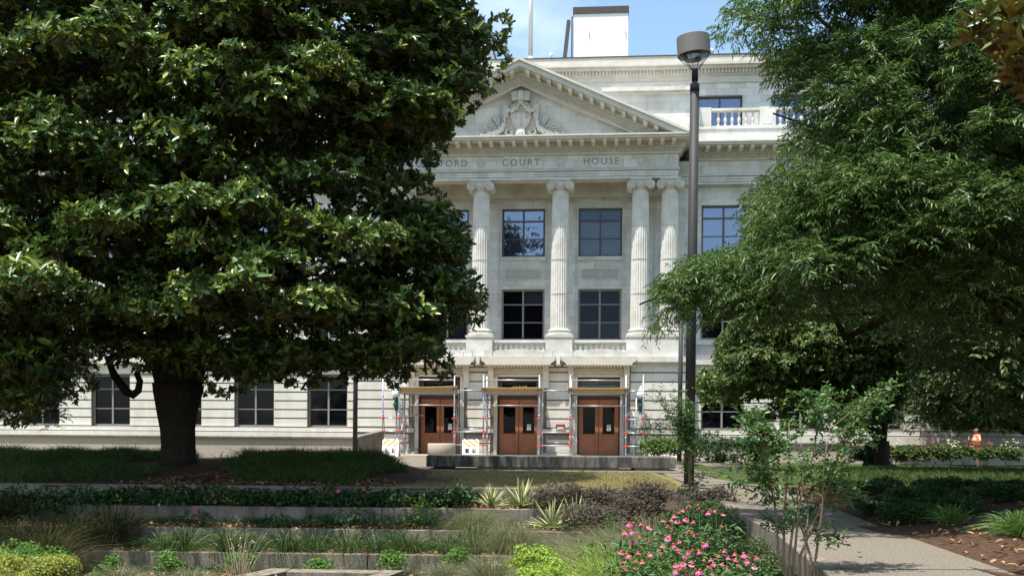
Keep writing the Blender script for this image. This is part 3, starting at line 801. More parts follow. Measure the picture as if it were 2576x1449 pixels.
# --- parapet, attic storey, roof
for s in (-1, 1):
    a, b = (9.25, 34.0) if s > 0 else (-38.0, -9.25)
    mb = MB(); mb.box(a, b, 1.5, 2.3, 16.602, 17.45); mb.box(a, b, 1.45, 2.35, 17.45, 17.58); mb.build('parapet', M['stone'], court)
    if s > 0: balustrade(a, b, 1.85, 17.58, 18.62, 0.36, posts=[9.7, 13.1, 17.3, 21.5, 25.7, 29.9])
    else: balustrade(a, b, 1.85, 17.58, 18.62, 0.36, posts=[-9.7, -13.1, -17.3, -21.5, -25.7, -29.9, -34])
    p0, p1 = sorted((s * 4.4, s * 9.2))
    mb = MB(); mb.box(p0, p1, 1.2, 4.4, 16.602, 17.9); mb.box(p0 + 0.1, p1 - 0.1, 1.3, 4.4, 17.9, 19.3); mb.box(p0 - 0.06, p1 + 0.06, 1.1, 4.4, 19.3, 19.42); mb.box(p0 - 0.14, p1 + 0.14, 1.0, 4.4, 19.42, 19.62)
    mb.build('attic_pier', M['stone'], court)
AY = 4.5
aops = []
for k in range(6):
    for s in (-1, 1):
        x = s * (10.9 + 4.2 * k); aops.append((x - 1.25, x + 1.25, 18.4, 20.2))
mb = MB(); wall_open(mb, -40, 34, AY, AY + 0.5, 16.602, 20.9, aops)
mb.build('attic_wall', M['stone'], court)
for o in aops:
    window((o[0] + o[1]) / 2, AY + 0.25, 2.5, 18.4, 20.2, [], 'glass_sky', 'blue')
mb = MB(); mb.box(-40.05, 34.05, AY - 0.1, AY + 0.5, 20.9, 20.98); mb.box(-40.02, 34.02, AY - 0.04, AY + 0.5, 20.982, 21.3)
mb.box(-40.1, 34.1, AY - 0.14, AY + 0.5, 21.3, 21.38); mb.box(-40.1, 34.1, AY - 0.18, AY + 0.5, 21.382, 21.6)
n = int(74 / 0.19)
for k in range(n):
    a = -40 + k * 0.19; mb.box(a, a + 0.12, AY - 0.3, AY - 0.18, 21.4, 21.59)
mb.box(-40.2, 34.2, AY - 0.45, AY + 0.5, 21.602, 21.75); mb.box(-40.3, 34.3, AY - 0.62, AY + 0.5, 21.752, 21.9)
mb.box(-40.1, 34.1, AY - 0.5, AY + 0.5, 21.902, 22.28)
mb.build('attic_cornice', M['stone_warm'], court)
mb = MB(); mb.box(-40.3, 34.3, AY - 0.54, AY + 20, 22.282, 22.34); mb.box(-40, 34, AY + 0.5, AY + 20, 0.0, 22.28); mb.build('roof', M['roof_edge'], court)
mb = MB(); mb.lathe([(0.16, 22.34), (0.16, 22.5), (0.2, 22.52), (0.2, 22.64), (0.02, 22.74)], (10.3, 4.2, 0), 12); mb.build('roof_vent', M['white_wall'], court)
mb = MB(); mb.lathe([(0.06, 22.34), (0.06, 22.5), (0.1, 22.6), (0.1, 22.72), (0.02, 22.8)], (1.35, 4.4, 0), 10); mb.build('roof_finial', M['white_wall'], court)

# white roof towers
def tower(px0, px1, ytop, Y, lab, capz, extra=True):
    a = at(px0, 300, Y); b = at(px1, 300, Y); zt = at((px0 + px1) / 2, ytop, Y).z
    w = (b.x - a.x)
    t = empty('roof_tower', (a.x + w / 2, Y, 22.34), FRZ)
    h = zt - 22.34
    mb = MB(); mb.box(-w / 2, w / 2, 0, 6, 0, h - capz); mb.build('shaft', M['white_wall'], t)
    mb = MB(); mb.box(-w / 2 - 0.04, w / 2 + 0.04, -0.06, 6.06, h - capz, h); mb.build('cap_band', M['roof_edge'], t)
    return t, w, h
t, w, h = tower(1441, 1578, 18, 66, '', 0.42)
tag(t, 'tall plain white roof tower with a dark cap band, right of the flagpole', 'tower')
mb = MB(); mb.box(-w / 2 - 0.14, -w / 2 - 0.05, -0.1, 0.1, 0, h - 0.6); mb.build('downpipe', M['frame'], t)
mb = MB(); mb.prism([(-w / 2 - 0.2, h - 0.8), (-w / 2 - 0.42, h - 0.8), (-w / 2 - 0.72, h - 3.7), (-w / 2 - 0.5, h - 3.7)], -0.1, 0.5); mb.build('leaning_brace', M['frame'], t)
mb = MB(); mb.box(-w / 2 - 0.62, -w / 2 - 0.16, -0.1, 0.4, 0.0, 1.1); mb.build('red_flap', M['red_flap'], t)
mb = MB()
for (dx) in (-0.8, 1.5): mb.tube([(dx, -0.05, h - 1.2), (dx + .1, -0.05, h - 1.9)], 0.03, 5)
mb.lathe([(0.5, h + 0.002), (0.42, h + 0.12), (0.1, h + 0.18)], (0.2, 1.0, 0), 12)
mb.build('fittings', M['white_wall'], t)
t2, w, h = tower(1000, 1226, 78, 66, '', 0.25)
tag(t2, 'broad white roof block with a thin dark edge, left of the flagpole', 'tower')
mb = MB(); mb.box(-w / 2 - 2.0, w / 2 - 0.3, -1.2, -0.002, 0, h * 0.72); mb.box(-w / 2 - 2.1, w / 2 - 0.2, -1.3, -0.002, h * 0.72, h * 0.72 + 0.25, 1)
mb.build('lower_block', [M['white_wall'], M['ply']], t2)

# flagpole on the roof
fp = empty('flagpole', fac(0.15, 4.8, 22.34), FRZ)
mb = MB(); mb.tube([(0, 0, 0.3), (0, 0, 4), (0, 0, 10)], [0.13, 0.12, 0.10], 12); mb.build('pole', M['plastic'], fp)
mb = MB(); mb.lathe([(0.26, 0), (0.26, 0.12), (0.16, 0.3), (0.14, 0.36)], (0, 0, 0), 14); mb.build('base', M['plastic'], fp)
tag(fp, 'white flagpole standing on the roof behind the pediment peak', 'flagpole')

# --- wall lanterns
def lantern(x, lab):
    t = empty('wall_lantern', fac(x, -0.62, 2.25), FRZ)
    mb = MB()
    mb.lathe([(0.02, 0), (0.05, 0.03), (0.05, 0.06), (0.09, 0.12), (0.06, 0.18), (0.12, 0.24), (0.15, 0.36), (0.12, 0.46), (0.07, 0.54), (0.09, 0.6), (0.16, 0.66), (0.19, 0.7), (0.19, 0.74), (0.05, 0.76)], (0, 0, 0), 14)
    mb.tube([(0, 0.02, 0.3), (0, 0.25, 0.2), (0, 0.46, 0.34)], 0.035, 7); mb.box(-0.12, 0.12, 0.42, 0.47, 0.1, 0.6)
    mb.build('bracket', M['green_iron'], t)
    mb = MB(); mb.lathe([(0.09, 0.76), (0.17, 0.8), (0.215, 0.92), (0.2, 1.06), (0.1, 1.2), (0.05, 1.25), (0.06, 1.3), (0.04, 1.36), (0.01, 1.4)], (0, 0, 0), 18); mb.build('globe', M['globe'], t)
    tag(t, lab, 'lantern', 'green wall lanterns beside the doors')
lantern(6.42, 'white globe wall lantern right of the rightmost door')
lantern(-6.5, 'white globe wall lantern left of the leftmost door, partly under leaves')
# ================================================================== SCAFFOLD
sc = empty('scaffold', fac(0, 0, 0), FRZ)
tag(sc, 'galvanised tube scaffold with red couplers and tan plywood canopies over the doors', 'scaffold')
SX = [(-6.04, -3.16), (-1.65, 1.22), (2.80, 5.63)]
YF, YR = -2.0, -0.5
def rail(p, q, r=0.03, m='galv', name='rail'):
    mb = MB(); mb.tube([p, q], r, 8); return mb.build(name, M[m], sc)
def post(x, y, top, reds=()):
    mb = MB(); mb.tube([(x, y, 0.06), (x, y, top)], 0.036, 8); mb.box(x - 0.08, x + 0.08, y - 0.08, y + 0.08, 0.0, 0.02); mb.tube([(x, y, 0.02), (x, y, 0.1)], 0.02, 6)
    for z in (0.9, 2.0, 3.0):
        if z < top: mb.lathe([(0.042, z), (0.046, z + 0.03), (0.042, z + 0.09)], (x, y, 0), 8)
    o = mb.build('post', M['galv'], sc)
    for z in reds:
        c = MB(); c.lathe([(0.05, z - 0.05), (0.055, z), (0.05, z + 0.05)], (x, y, 0), 8); c.box(x - 0.13, x + 0.13, y - 0.035, y + 0.035, z - 0.035, z + 0.035); c.box(x - 0.035, x + 0.035, y - 0.13, y + 0.13, z - 0.03, z + 0.03)
        c.build('coupler', M['red'], o)
REDS = (0.52, 1.19, 1.88)
for i, (a, b) in enumerate(SX):
    for x in (a, b):
        post(x, YF, 4.12, REDS); post(x, YR, 4.12 if x == a else 3.3, (0.8, 1.5))
        post(x + (0.12 if x == a else -0.12), (YF + YR) / 2, 3.3)
        for z in (0.52, 1.19, 2.55): rail((x, YF, z), (x, YR, z + 0.02), 0.029)
        rail((x, YF, 0.55), (x + 0.02, YR, 2.4), 0.02, 'galv', 'brace'); rail((x, YF, 3.16), (x, YR, 3.16))
        rail((x + 0.06, YF + .1, 2.4), (x + 0.08, YR, 0.25), 0.018, 'galv', 'brace')
    for z, y in ((3.86, YF), (2.56, YF), (3.16, YF), (3.16, YR)): rail((a, y, z), (b, y, z), 0.031 if z != 2.56 else 0.02)
    # sagging plywood deck, lipped front edge
    mb = MB(); n = 12
    for k in range(n):
        u0, u1 = k / n, (k + 1) / n
        xa, xb = a - 0.12 + (b - a + 0.28) * u0, a - 0.12 + (b - a + 0.28) * u1
        s0, s1 = [3.50 - 0.03 * math.sin(math.pi * u) + (0.06 * u if i == 0 else 0) for u in (u0, u1)]
        vs = [(xa, YF - 0.15, s0), (xb, YF - 0.15, s1), (xb, YF + 0.3, 3.24), (xa, YF + 0.3, 3.24), (xa, YR + 0.12, 3.22), (xb, YR + 0.12, 3.22)]
        vs += [(x_, y_, z_ - 0.035) for x_, y_, z_ in vs]
        mb.add(vs, [(0, 1, 2, 3), (3, 2, 5, 4), (6, 9, 8, 7), (9, 10, 11, 8), (0, 6, 7, 1), (4, 5, 11, 10)] + ([(0, 3, 9, 6), (3, 4, 10, 9)] if k == 0 else []) + ([(1, 7, 8, 2), (2, 8, 11, 5)] if k == n - 1 else []))
    mb.build('deck', M['ply'], sc)
    for x in (a, b):
        mb = MB(); mb.box(x - 0.1, x + 0.1, YF - 0.02, YF + 0.04, 3.3, 3.46); mb.build('deck_hook', M['blue'], sc)
post(-6.9, YF, 4.1, REDS); post(-6.5, YR, 4.1, (1.19,)); post(6.5, YF, 4.12, REDS); post(6.2, YR, 3.0, (1.19,)); post(6.05, -1.2, 2.2)
for x in (-6.9, -6.5, 6.5, 6.12): mb = None
for z in (1.19, 1.88): rail((-6.9, YF, z), (-6.04, YF, z)); rail((5.63, YF, z), (6.5, YF, z))
rail((-6.9, YF, 3.32), (-6.04, YF, 3.32)); rail((5.63, YF, 3.32), (6.5, YF, 3.32)); rail((5.63, YF, 0.52), (6.5, YF, 0.52))
rail((-6.9, YF, 2.6), (-6.75, YF + 0.1, 0.3), 0.02, 'galv', 'brace'); rail((-6.5, YR, 2.6), (-6.35, YR, 0.3), 0.02, 'galv', 'brace')
for (a, b) in ((-3.16, -1.65), (1.22, 2.80)):
    for z in (0.52, 1.19, 3.32): rail((a, YF, z), (b, YF, z))
    rail((a, YR, 1.36), (b, YR, 1.36), 0.022); rail((a, YR, 0.25), (b, YR, 0.25), 0.022)
rail((-6.04, YR, 2.0), (-5.0, YR, 2.05), 0.029); rail((-6.04, YF, 0.22), (-5.2, YR, 0.26), 0.029)
# ================================================================== GROUND, TERRACES, PATH
def sstep(a, b, x):
    t = np.clip((x - a) / (b - a), 0, 1); return t * t * (3 - 2 * t)
TH = 0.045                                    # terrace walls turn slightly towards the camera on the right
WALLS = [(24.95, -0.08), (23.75, -0.495), (22.6, -0.89), (21.45, -1.29)]
def wall_y(k, x): return WALLS[k][0] - TH * (x + 2)
# path edges (x, y)
PL = [(3.15, 9.2), (3.42, 11.4), (3.78, 14.1), (3.98, 17.6), (4.2, 20.0), (4.45, 22.4), (4.6, 24.6)]
PR = [(4.75, 9.0), (4.95, 10.2), (5.3, 14.3), (5.74, 18.0), (6.15, 22.0), (6.3, 26.5), (5.9, 30.0), (6.1, 33.5)]
def pl_x(y): return np.interp(y, [p[1] for p in PL], [p[0] for p in PL])
def pr_x(y): return np.interp(y, [p[1] for p in PR], [p[0] for p in PR])
def g_low(x, y):
    """sunken garden below the terraces"""
    z = -1.72 + np.clip(21.3 - y, 0, 12) * 0.10 + 0.06 * np.sin(x * 1.7) * np.sin(y * 1.3)
    return z
def g_mound(x, y):
    """tree mound behind the top wall on the left"""
    h = 0.42 * sstep(25.2, 29.5, y) * (1 - sstep(31, 38, y)) * (1 - sstep(-4.2, -2.2, x))
    return h - 0.11 + 0.08 * sstep(25, 29, y)
def g_right(x, y):
    """bed and lawn right of the path"""
    return -0.06 + 0.10 * sstep(0.1, 0.9, x - pr_x(y)) + 0.32 * sstep(0.8, 3.5, x - pr_x(y)) * (1 - sstep(17, 24, y)) - 0.3 * sstep(30, 44, y) * sstep(6.5, 9, x) + 0.02 * np.sin(x * 2.3 + y)

def grid_mesh(name, xs, ys, zf, m, keep=None, kind='structure'):
    X, Y = np.meshgrid(xs, ys); Z = zf(X, Y)
    v = np.stack([X, Y, Z], -1).reshape(-1, 3); nx = len(xs)
    f = []
    for j in range(len(ys) - 1):
        for i in range(nx - 1):
            if keep is None or keep((xs[i] + xs[i + 1]) / 2, (ys[j] + ys[j + 1]) / 2):
                f.append((j * nx + i, j * nx + i + 1, (j + 1) * nx + i + 1, (j + 1) * nx + i))
    me = bpy.data.meshes.new(name); me.from_pydata(v.tolist(), [], f); me.update()
    o = link_mesh(name, me, None, [m], True)
    if kind: tag(o, kind=kind)
    return o

gm = MB(); gm.box(-900, 900, -60, 1500, -2.6, -2.5); g = gm.build('ground', M['lawn']); tag(g, kind='structure')
grid_mesh('garden_ground', np.arange(-16, 4.9, 0.3), np.arange(2, 22.0, 0.3), g_low, M['mulch'], lambda x, y: x < pl_x(max(y, 9.2)) + 0.25 and y < wall_y(3, x) + 0.4)
for k in range(3):
    z = WALLS[k + 1][1] - 0.04
    xs = np.arange(-16, 4.8, 0.4)
    v = []; f = []
    for i, x in enumerate(xs):
        v += [(x, wall_y(k + 1, x) + 0.1, z + 0.01 * math.sin(x * 5)), (x, (wall_y(k, x) + wall_y(k + 1, x)) / 2 + .1, z + 0.03 + 0.02 * math.sin(x * 3)), (x, wall_y(k, x) + 0.1, z + 0.04)]
    for i in range(len(xs) - 1):
        for j in (0, 1): f.append((i * 3 + j, i * 3 + 3 + j, i * 3 + 4 + j, i * 3 + 1 + j))
    me = bpy.data.meshes.new('terrace_soil'); me.from_pydata(v, [], f)
    tag(link_mesh('terrace_soil', me, None, [M['mulch']], True), kind='structure')
names = ['top terrace wall, its cap level with the lawn in front of the bench', 'second terrace wall from the top, below the shaded leafy plants',
         'third terrace wall from the top, edged with brown fallen leaves', 'lowest terrace wall behind the small bright green shrubs']
for k, (y, z) in enumerate(WALLS):
    x0, x1 = -16.0, 4.42
    w = empty('terrace_wall', (0, 0, 0))
    zb = z - 0.62
    for sgi, (a, b) in enumerate([(x0, -9.4), (-9.38, -3.0), (-2.98, x1)]):
        mb = MB()
        pts = [(a, wall_y(k, a)), (b, wall_y(k, b)), (b, wall_y(k, b) + 0.22), (a, wall_y(k, a) + 0.22)]
        mb.slab(pts, zb, z - 0.0)
        o = mb.build('wall_segment', M['concrete'], w, 0.012)
    tag(w, names[k], 'wall', 'stepped concrete terrace walls')
grid_mesh('tree_mound', np.arange(-18, -1.4, 0.4), np.arange(24.9, 47.5, 0.4), g_mound, M['mulch'], lambda x, y: y > wall_y(0, x) + 0.12 and not (y > 33 and x > -4))
grid_mesh('lawn', np.arange(-3.0, 5.0, 0.4), np.arange(25.0, 33.5, 0.4), lambda x, y: -0.11 + 0.08 * sstep(25, 31, y) + 0.01 * np.sin(x * 1.3) * np.sin(y), M['lawn'],
          lambda x, y: y > wall_y(0, x) + 0.1 and x < 4.4 + max(0, y - 25) * 0.02)
grid_mesh('garden_bed', np.arange(4.0, 22, 0.35), np.arange(6, 31.0, 0.35), lambda x, y: g_right(x, y), M['mulch'], lambda x, y: x > pr_x(y) - 0.15 and not (y > 24.5 and x < 12))
grid_mesh('side_lawn', np.arange(5.2, 30, 0.4), np.arange(24.5, 60.0, 0.5), lambda x, y: g_right(x, y) + 0.006, M['lawn_green'], lambda x, y: (x > pr_x(y) - 0.1) and y < 56 - 0.09 * x)
# path and plaza
mb = MB()
ring = [(p[0] + 0.0, p[1]) for p in PL] + [(4.65, 27), (4.7, 31), (4.9, 33.6)] + [(p[0], p[1]) for p in PR[::-1]]
mb.slab(ring, -0.35, -0.05); pth = mb.build('path', M['aggregate']); tag(pth, kind='structure')
mb = MB()
for y in (10.4, 13.6, 16.8, 20.0, 23.2, 24.95, 28.0, 31): mb.box(float(pl_x(y)) + 0.02, float(pr_x(y)) - 0.02, y - 0.012, y + 0.012, -0.052, -0.046)
tag(mb.build('path_joint', M['roof_edge'], pth))
pz = MB(); pz.slab([(-9.5, 33.4), (6.6, 33.4), (8.6, 38), (10.0, 46), (10, 56.5), (-9.5, 56.5)], -0.4, -0.02); tag(pz.build('plaza', M['aggregate']), kind='structure')
pz = MB(); pz.slab([tuple(fac(-9.2, -3.2)[:2]), tuple(fac(9.6, -3.2)[:2]), tuple(fac(9.6, 0.3)[:2]), tuple(fac(-9.2, 0.3)[:2])], -0.3, 0.0); tag(pz.build('pavement', M['aggregate_pale']), kind='structure')
# retaining wall along the path, stepping down to the garden
pw = empty('path_wall', (0, 0, 0)); tag(pw, 'low concrete retaining wall along the left edge of the path', 'wall')
for (p, q) in zip(PL[:-1], PL[1:]):
    mb = MB(); mb.slab([(p[0] - 0.2, p[1]), (p[0] + 0.004, p[1]), (q[0] + 0.004, q[1] - 0.012), (q[0] - 0.2, q[1] - 0.012)], -2.1, -0.035); mb.build('wall_segment', M['concrete'], pw, 0.01)
# right edge of the sunken garden beyond the pale plaza: low plaza walls
a = at(-60, 1101, 48.5); b = at(899, 1104, 47.6)
w = empty('plaza_wall', (0, 0, 0)); tag(w, 'long low tan concrete wall in front of the left wing', 'wall')
mb = MB(); mb.slab([(-26, 49.6), (b.x, 47.6), (b.x + 0.02, 47.95), (-26, 49.95)], -0.3, 0.86); mb.build('wall_face', M['aggregate_pale'], w)
mb = MB(); mb.slab([(-26, 49.5), (b.x + 0.05, 47.5), (b.x + 0.07, 48.05), (-26, 50.05)], 0.862, 0.93); mb.build('coping', M['concrete'], w)
# return of that wall, rising towards the building
mb = MB(); c = at(966, 1087, 53.5)
vs = [(b.x + 0.06, 47.6, -0.2), (c.x, 53.5, -0.2), (c.x - 0.4, 53.6, -0.2), (b.x - 0.34, 47.96, -0.2), (b.x + 0.06, 47.6, 0.94), (c.x, 53.5, 1.22), (c.x - 0.4, 53.6, 1.22), (b.x - 0.34, 47.96, 0.94)]
mb.add(vs, [(3, 2, 1, 0), (4, 5, 6, 7), (0, 1, 5, 4), (1, 2, 6, 5), (2, 3, 7, 6), (3, 0, 4, 7)]); mb.build('return_wall', M['concrete'], w)
w = empty('plaza_wall', (0, 0, 0)); tag(w, 'low grey concrete wall behind the flower bed on the right', 'wall')
mb = MB(); mb.slab([(16.5, 51.2), (30, 50.0), (30, 50.4), (16.5, 51.6)], -0.7, 0.62); mb.build('wall_face', M['aggregate_pale'], w)
mb = MB(); mb.slab([(16.45, 51.1), (30, 49.9), (30, 50.5), (16.45, 51.7)], 0.622, 0.7); mb.build('coping', M['concrete'], w)
w = empty('plaza_wall', (0, 0, 0)); tag(w, 'low concrete wall under the ground windows right of the lamp post', 'wall')
mb = MB(); mb.slab([(9.5, 52.6), (16.4, 52.0), (16.4, 52.4), (9.5, 53.0)], -0.6, 0.68); mb.build('wall_face', M['aggregate_pale'], w)
mb = MB(); mb.slab([(9.45, 52.5), (16.44, 51.9), (16.44, 52.5), (9.45, 53.1)], 0.682, 0.76); mb.build('coping', M['concrete'], w)

# bench
bx0, bx1 = at(1072, 1150, 34.6).x, at(1699, 1150, 34.6).x
bn = empty('concrete_bench', ((bx0 + bx1) / 2, 34.6, -0.02), R(-0.6)); L = (bx1 - bx0) / 2
mb = MB(); mb.box(-L, L, 0, 1.5, 0.08, 0.46); mb.build('seat_slab', M['concrete_old'], bn, 0.02)
mb = MB(); mb.box(-L + 1.7, L - 1.9, 0.06, 1.3, 0, 0.08); mb.box(L - 1.35, L - 0.2, 0.06, 1.3, 0, 0.08); mb.box(-L + 0.2, -L + 0.9, 0.4, 1.3, 0, 0.08); mb.build('plinth', M['concrete'], bn)
tag(bn, 'long low stained concrete bench in front of the entrance doors', 'bench')
# round planter
p = at(1111, 1117, 49.0)
pl = empty('round_planter', (p.x, 49.0, -0.02)); pl.scale = (1.1, 1.1, 0.84); mb = MB()
mb.lathe([(0.57, 0), (0.6, 0.03), (0.6, 0.76), (0.585, 0.79), (0.48, 0.79), (0.47, 0.66)], (0, 0, 0), 36, 0, True); mb.build('tub', M['aggregate_pale'], pl)
mb = MB(); mb.lathe([(0.46, 0.6), (0.46, 0.68)], (0, 0, 0), 20); mb.build('soil', M['mulch'], pl)
tag(pl, 'round pale aggregate concrete planter left of the barricade', 'planter')
# barricades
def barricade(px, Y, rz, lab, flip=1):
    p = at(px, 1101, Y); t = empty('barricade', (p.x, Y, -0.02), rz); t.scale = (1.32, 1.1, 0.9)
    for s, nm in ((-1, 'front_panel'), (1, 'rear_panel')):
        mb = MB(); W = 0.31; T = Matrix.Translation((0, s * 0.19, 0)) @ Matrix.Rotation(s * 0.19, 4, 'X')
        for (a, b, c, d) in ((-W, W, 0.55, 0.93), (-W, -0.2, 0.0, 0.55), (0.2, W, 0.0, 0.55), (-0.06, 0.06, 0.2, 0.55), (-0.2, 0.2, 0.08, 0.2), (-0.2, -0.06, 0.46, 0.55), (0.06, 0.2, 0.46, 0.55)):
            mb.box(a, b, -0.025, 0.025, c, d, 0, T)
        mb.box(-0.25, -0.19, -0.022, 0.022, 0.93, 1.0, 0, T); mb.box(0.19, 0.25, -0.022, 0.022, 0.93, 1.0, 0, T); mb.box(-0.1, 0.1, -0.02, 0.02, 0.93, 0.96, 0, T)
        if s < 0:
            for k in range(-3, 4):
                xa = k * 0.24 * 1.0
                q = [(xa - 0.14 * flip, 0.92), (xa - 0.14 * flip + 0.085, 0.92), (xa + 0.17 * flip + 0.085, 0.57), (xa + 0.17 * flip, 0.57)]
                def clip(poly, lim, sg):
                    out = []
                    for i in range(len(poly)):
                        p1, p2 = poly[i], poly[(i + 1) % len(poly)]
                        i1, i2 = sg * p1[0] <= lim, sg * p2[0] <= lim
                        if i1: out.append(p1)
                        if i1 != i2:
                            t_ = (sg * lim - p1[0]) / (p2[0] - p1[0]); out.append((sg * lim, p1[1] + t_ * (p2[1] - p1[1])))
                    return out
                q = clip(clip(q, 0.29, 1), 0.29, -1)
                if len(q) > 2: mb.prism(q, -0.031, -0.026, 1, T)
        mb.build(nm, [M['plastic'], M['orange']], t)
    tag(t, lab, 'barricade', 'white and orange plastic barricades')
barricade(1184, 50.5, R(3), 'white barricade with orange stripes between the planter and the middle door')
barricade(984, 50.0, R(-8), 'white barricade with orange stripes leaning left beside the grass mound', -1)
# U-shaped planter box at the bottom edge
pb = empty('planter_box', (0, 0, 0)); tag(pb, 'angular concrete planter rim at the bottom edge of the picture', 'planter')
c0, c1 = at(735, 1429, 19.4), at(968, 1433, 19.3)
zt = c0.z
mb = MB(); mb.slab([(c0.x, 19.36), (c1.x - 0.04, 19.26), (c1.x - 0.1, 18.86), (c0.x - 0.02, 18.96)], zt - 0.7, zt); mb.build('back_rim', M['concrete'], pb, 0.01)
mb = MB(); mb.slab([(c0.x - 0.02, 19.37), (c0.x - 0.38, 19.38), (c0.x - 1.5, 16.8), (c0.x - 1.05, 16.8), (c0.x - 0.04, 18.95)], zt - 0.7, zt + 0.004); mb.build('left_rim', M['concrete'], pb, 0.01)
mb = MB(); mb.slab([(c1.x - 0.02, 19.27), (c1.x + 0.36, 19.24), (c1.x - 0.3, 16.8), (c1.x - 0.72, 16.8), (c1.x - 0.08, 18.84)], zt - 0.7, zt + 0.002); mb.build('right_rim', M['concrete'], pb, 0.01)

# ================================================================== LAMP POST AND POLES
p = at(1733, 1215, 25.6)
lp = empty('lamp_post', (p.x, 25.6, -0.05)); lp.rotation_euler = (0, R(0.28), 0)
mb = MB(); mb.tube([(0, 0, 0.02), (0, 0, 5), (0, 0, 9.86)], [0.128, 0.12, 0.112], 20); mb.lathe([(0.2, 0.0), (0.2, 0.04), (0.14, 0.06)], (0, 0, 0), 16); mb.build('pole', M['pole'], lp)
mb = MB(); mb.lathe([(0.118, 9.72), (0.118, 9.9), (0.07, 9.92), (0.07, 9.98), (0.08, 9.98), (0.08, 10.24), (0.09, 10.26)], (0, 0, 0), 18); mb.build('neck', M['pole_dark'], lp)
T = Matrix.Translation((0, 0, 10.25)) @ Matrix.Rotation(R(-4.5), 4, 'Y')
mb = MB(); mb.lathe([(0.385, 0.36), (0.405, 0.35), (0.405, 0.79), (0.398, 0.80), (0.02, 0.805)], (0, 0, 0), 56, 0, False, T)
mb.build('lamp_drum', M['lampdrum'], lp)
mb = MB(); mb.lathe([(0.05, 0.22), (0.22, 0.24), (0.33, 0.34), (0.37, 0.45), (0.2, 0.5)], (0, 0, 0), 24, 0, True, T); mb.build('reflector', mat('olive_reflector', (0.2, 0.19, 0.1), 0.3, 0.5, 0.6), lp)
mb = MB(); mb.lathe([(0.085, 0.0), (0.39, 0.345)], (0, 0, 0), 30, 0, True, T); mb.build('lens', M['glass_lamp'], lp)
mb = MB()
for k in range(8):
    a = 2 * math.pi * k / 8 + 0.3
    mb.tube([(0.08 * math.cos(a), 0.08 * math.sin(a), 0.0), (0.395 * math.cos(a), 0.395 * math.sin(a), 0.35)], 0.007, 5, 0, True, T)
mb.build('strut', M['pole_dark'], lp)
tag(lp, 'tall brown lamp post with a grey drum lamp head in front of the portico', 'lamp post')
for px_, Yp, lab in ((1709, 45.0, 'thinner brown pole just left of the tall lamp post, its top in the oak leaves'), (893, 45.0, 'slim brown pole rising from the grass mound into the magnolia leaves')):
    p = at(px_, 1130, Yp); t = empty('light_pole', (p.x, Yp, -0.05)); t.rotation_euler = (0, R(0.2), 0)
    mb = MB(); mb.tube([(0, 0, 0.02), (0, 0, 6.6)], [0.105, 0.095], 14); mb.build('pole', M['pole'], t)
    mb = MB(); mb.lathe([(0.08, 6.6), (0.08, 6.8), (0.3, 7.05), (0.32, 7.06), (0.32, 7.4), (0.02, 7.42)], (0, 0, 0), 20); mb.build('lamp_head', M['lampdrum'], t)
    tag(t, lab, 'pole', 'slim brown light poles')
# ================================================================== FOLIAGE TOOLS
def unit(a): return a / np.maximum(np.linalg.norm(a, axis=-1, keepdims=True), 1e-9)
def rand_dirs(n): return unit(rng.normal(size=(n, 3)))

def mesh_np(name, V, F, mats, parent=None, mi=None):
    """V (n,3), F (m,k) with constant k"""
    me = bpy.data.meshes.new(name); nf, k = F.shape
    me.vertices.add(len(V)); me.vertices.foreach_set('co', V.astype(np.float32).ravel())
    me.loops.add(nf * k); me.loops.foreach_set('vertex_index', F.astype(np.int32).ravel())
    me.polygons.add(nf); me.polygons.foreach_set('loop_start', np.arange(0, nf * k, k, dtype=np.int32))
    try: me.polygons.foreach_set('loop_total', np.full(nf, k, dtype=np.int32))
    except Exception: pass
    if not isinstance(mats, (list, tuple)): mats = [mats]
    for m in mats: me.materials.append(m)
    if mi is not None: me.polygons.foreach_set('material_index', mi.astype(np.int32))
    me.update(calc_edges=True); me.validate()
    o = bpy.data.objects.new(name, me); col.objects.link(o)
    if parent: o.parent = parent
    return o

def leaves(P, D, N, L, W, fold=0.25, curl=0.15, six=False):
    """leaf cards: base P, direction D, face normal N -> V, F"""
    n = len(P); D = unit(D); S = unit(np.cross(D, N)); N = unit(np.cross(S, D))
    L = np.broadcast_to(L, (n,))[:, None]; W = np.broadcast_to(W, (n,))[:, None]
    if six:
        v = np.stack([P, P + D * L * .3 + S * W * .42 + N * W * fold, P + D * L * .68 + S * W * .45 + N * (W * fold - L * curl * .5),
                      P + D * L - N * L * curl, P + D * L * .68 - S * W * .45 + N * (W * fold - L * curl * .5), P + D * L * .3 - S * W * .42 + N * W * fold], 1)
        f = np.array([[0, 1, 2, 3], [0, 3, 4, 5]])
    else:
        v = np.stack([P, P + D * L * .45 + S * W * .5 + N * W * fold, P + D * L - N * L * curl, P + D * L * .45 - S * W * .5 + N * W * fold], 1)
        f = np.array([[0, 1, 2], [0, 2, 3]])
    k = v.shape[1]
    F = (f[None] + (np.arange(n) * k)[:, None, None]).reshape(-1, f.shape[1])
    return v.reshape(-1, 3), F

def joinVF(parts):
    V = []; F = []; o = 0
    for v, f in parts:
        V.append(v); F.append(f + o); o += len(v)
    return np.concatenate(V), np.concatenate(F)

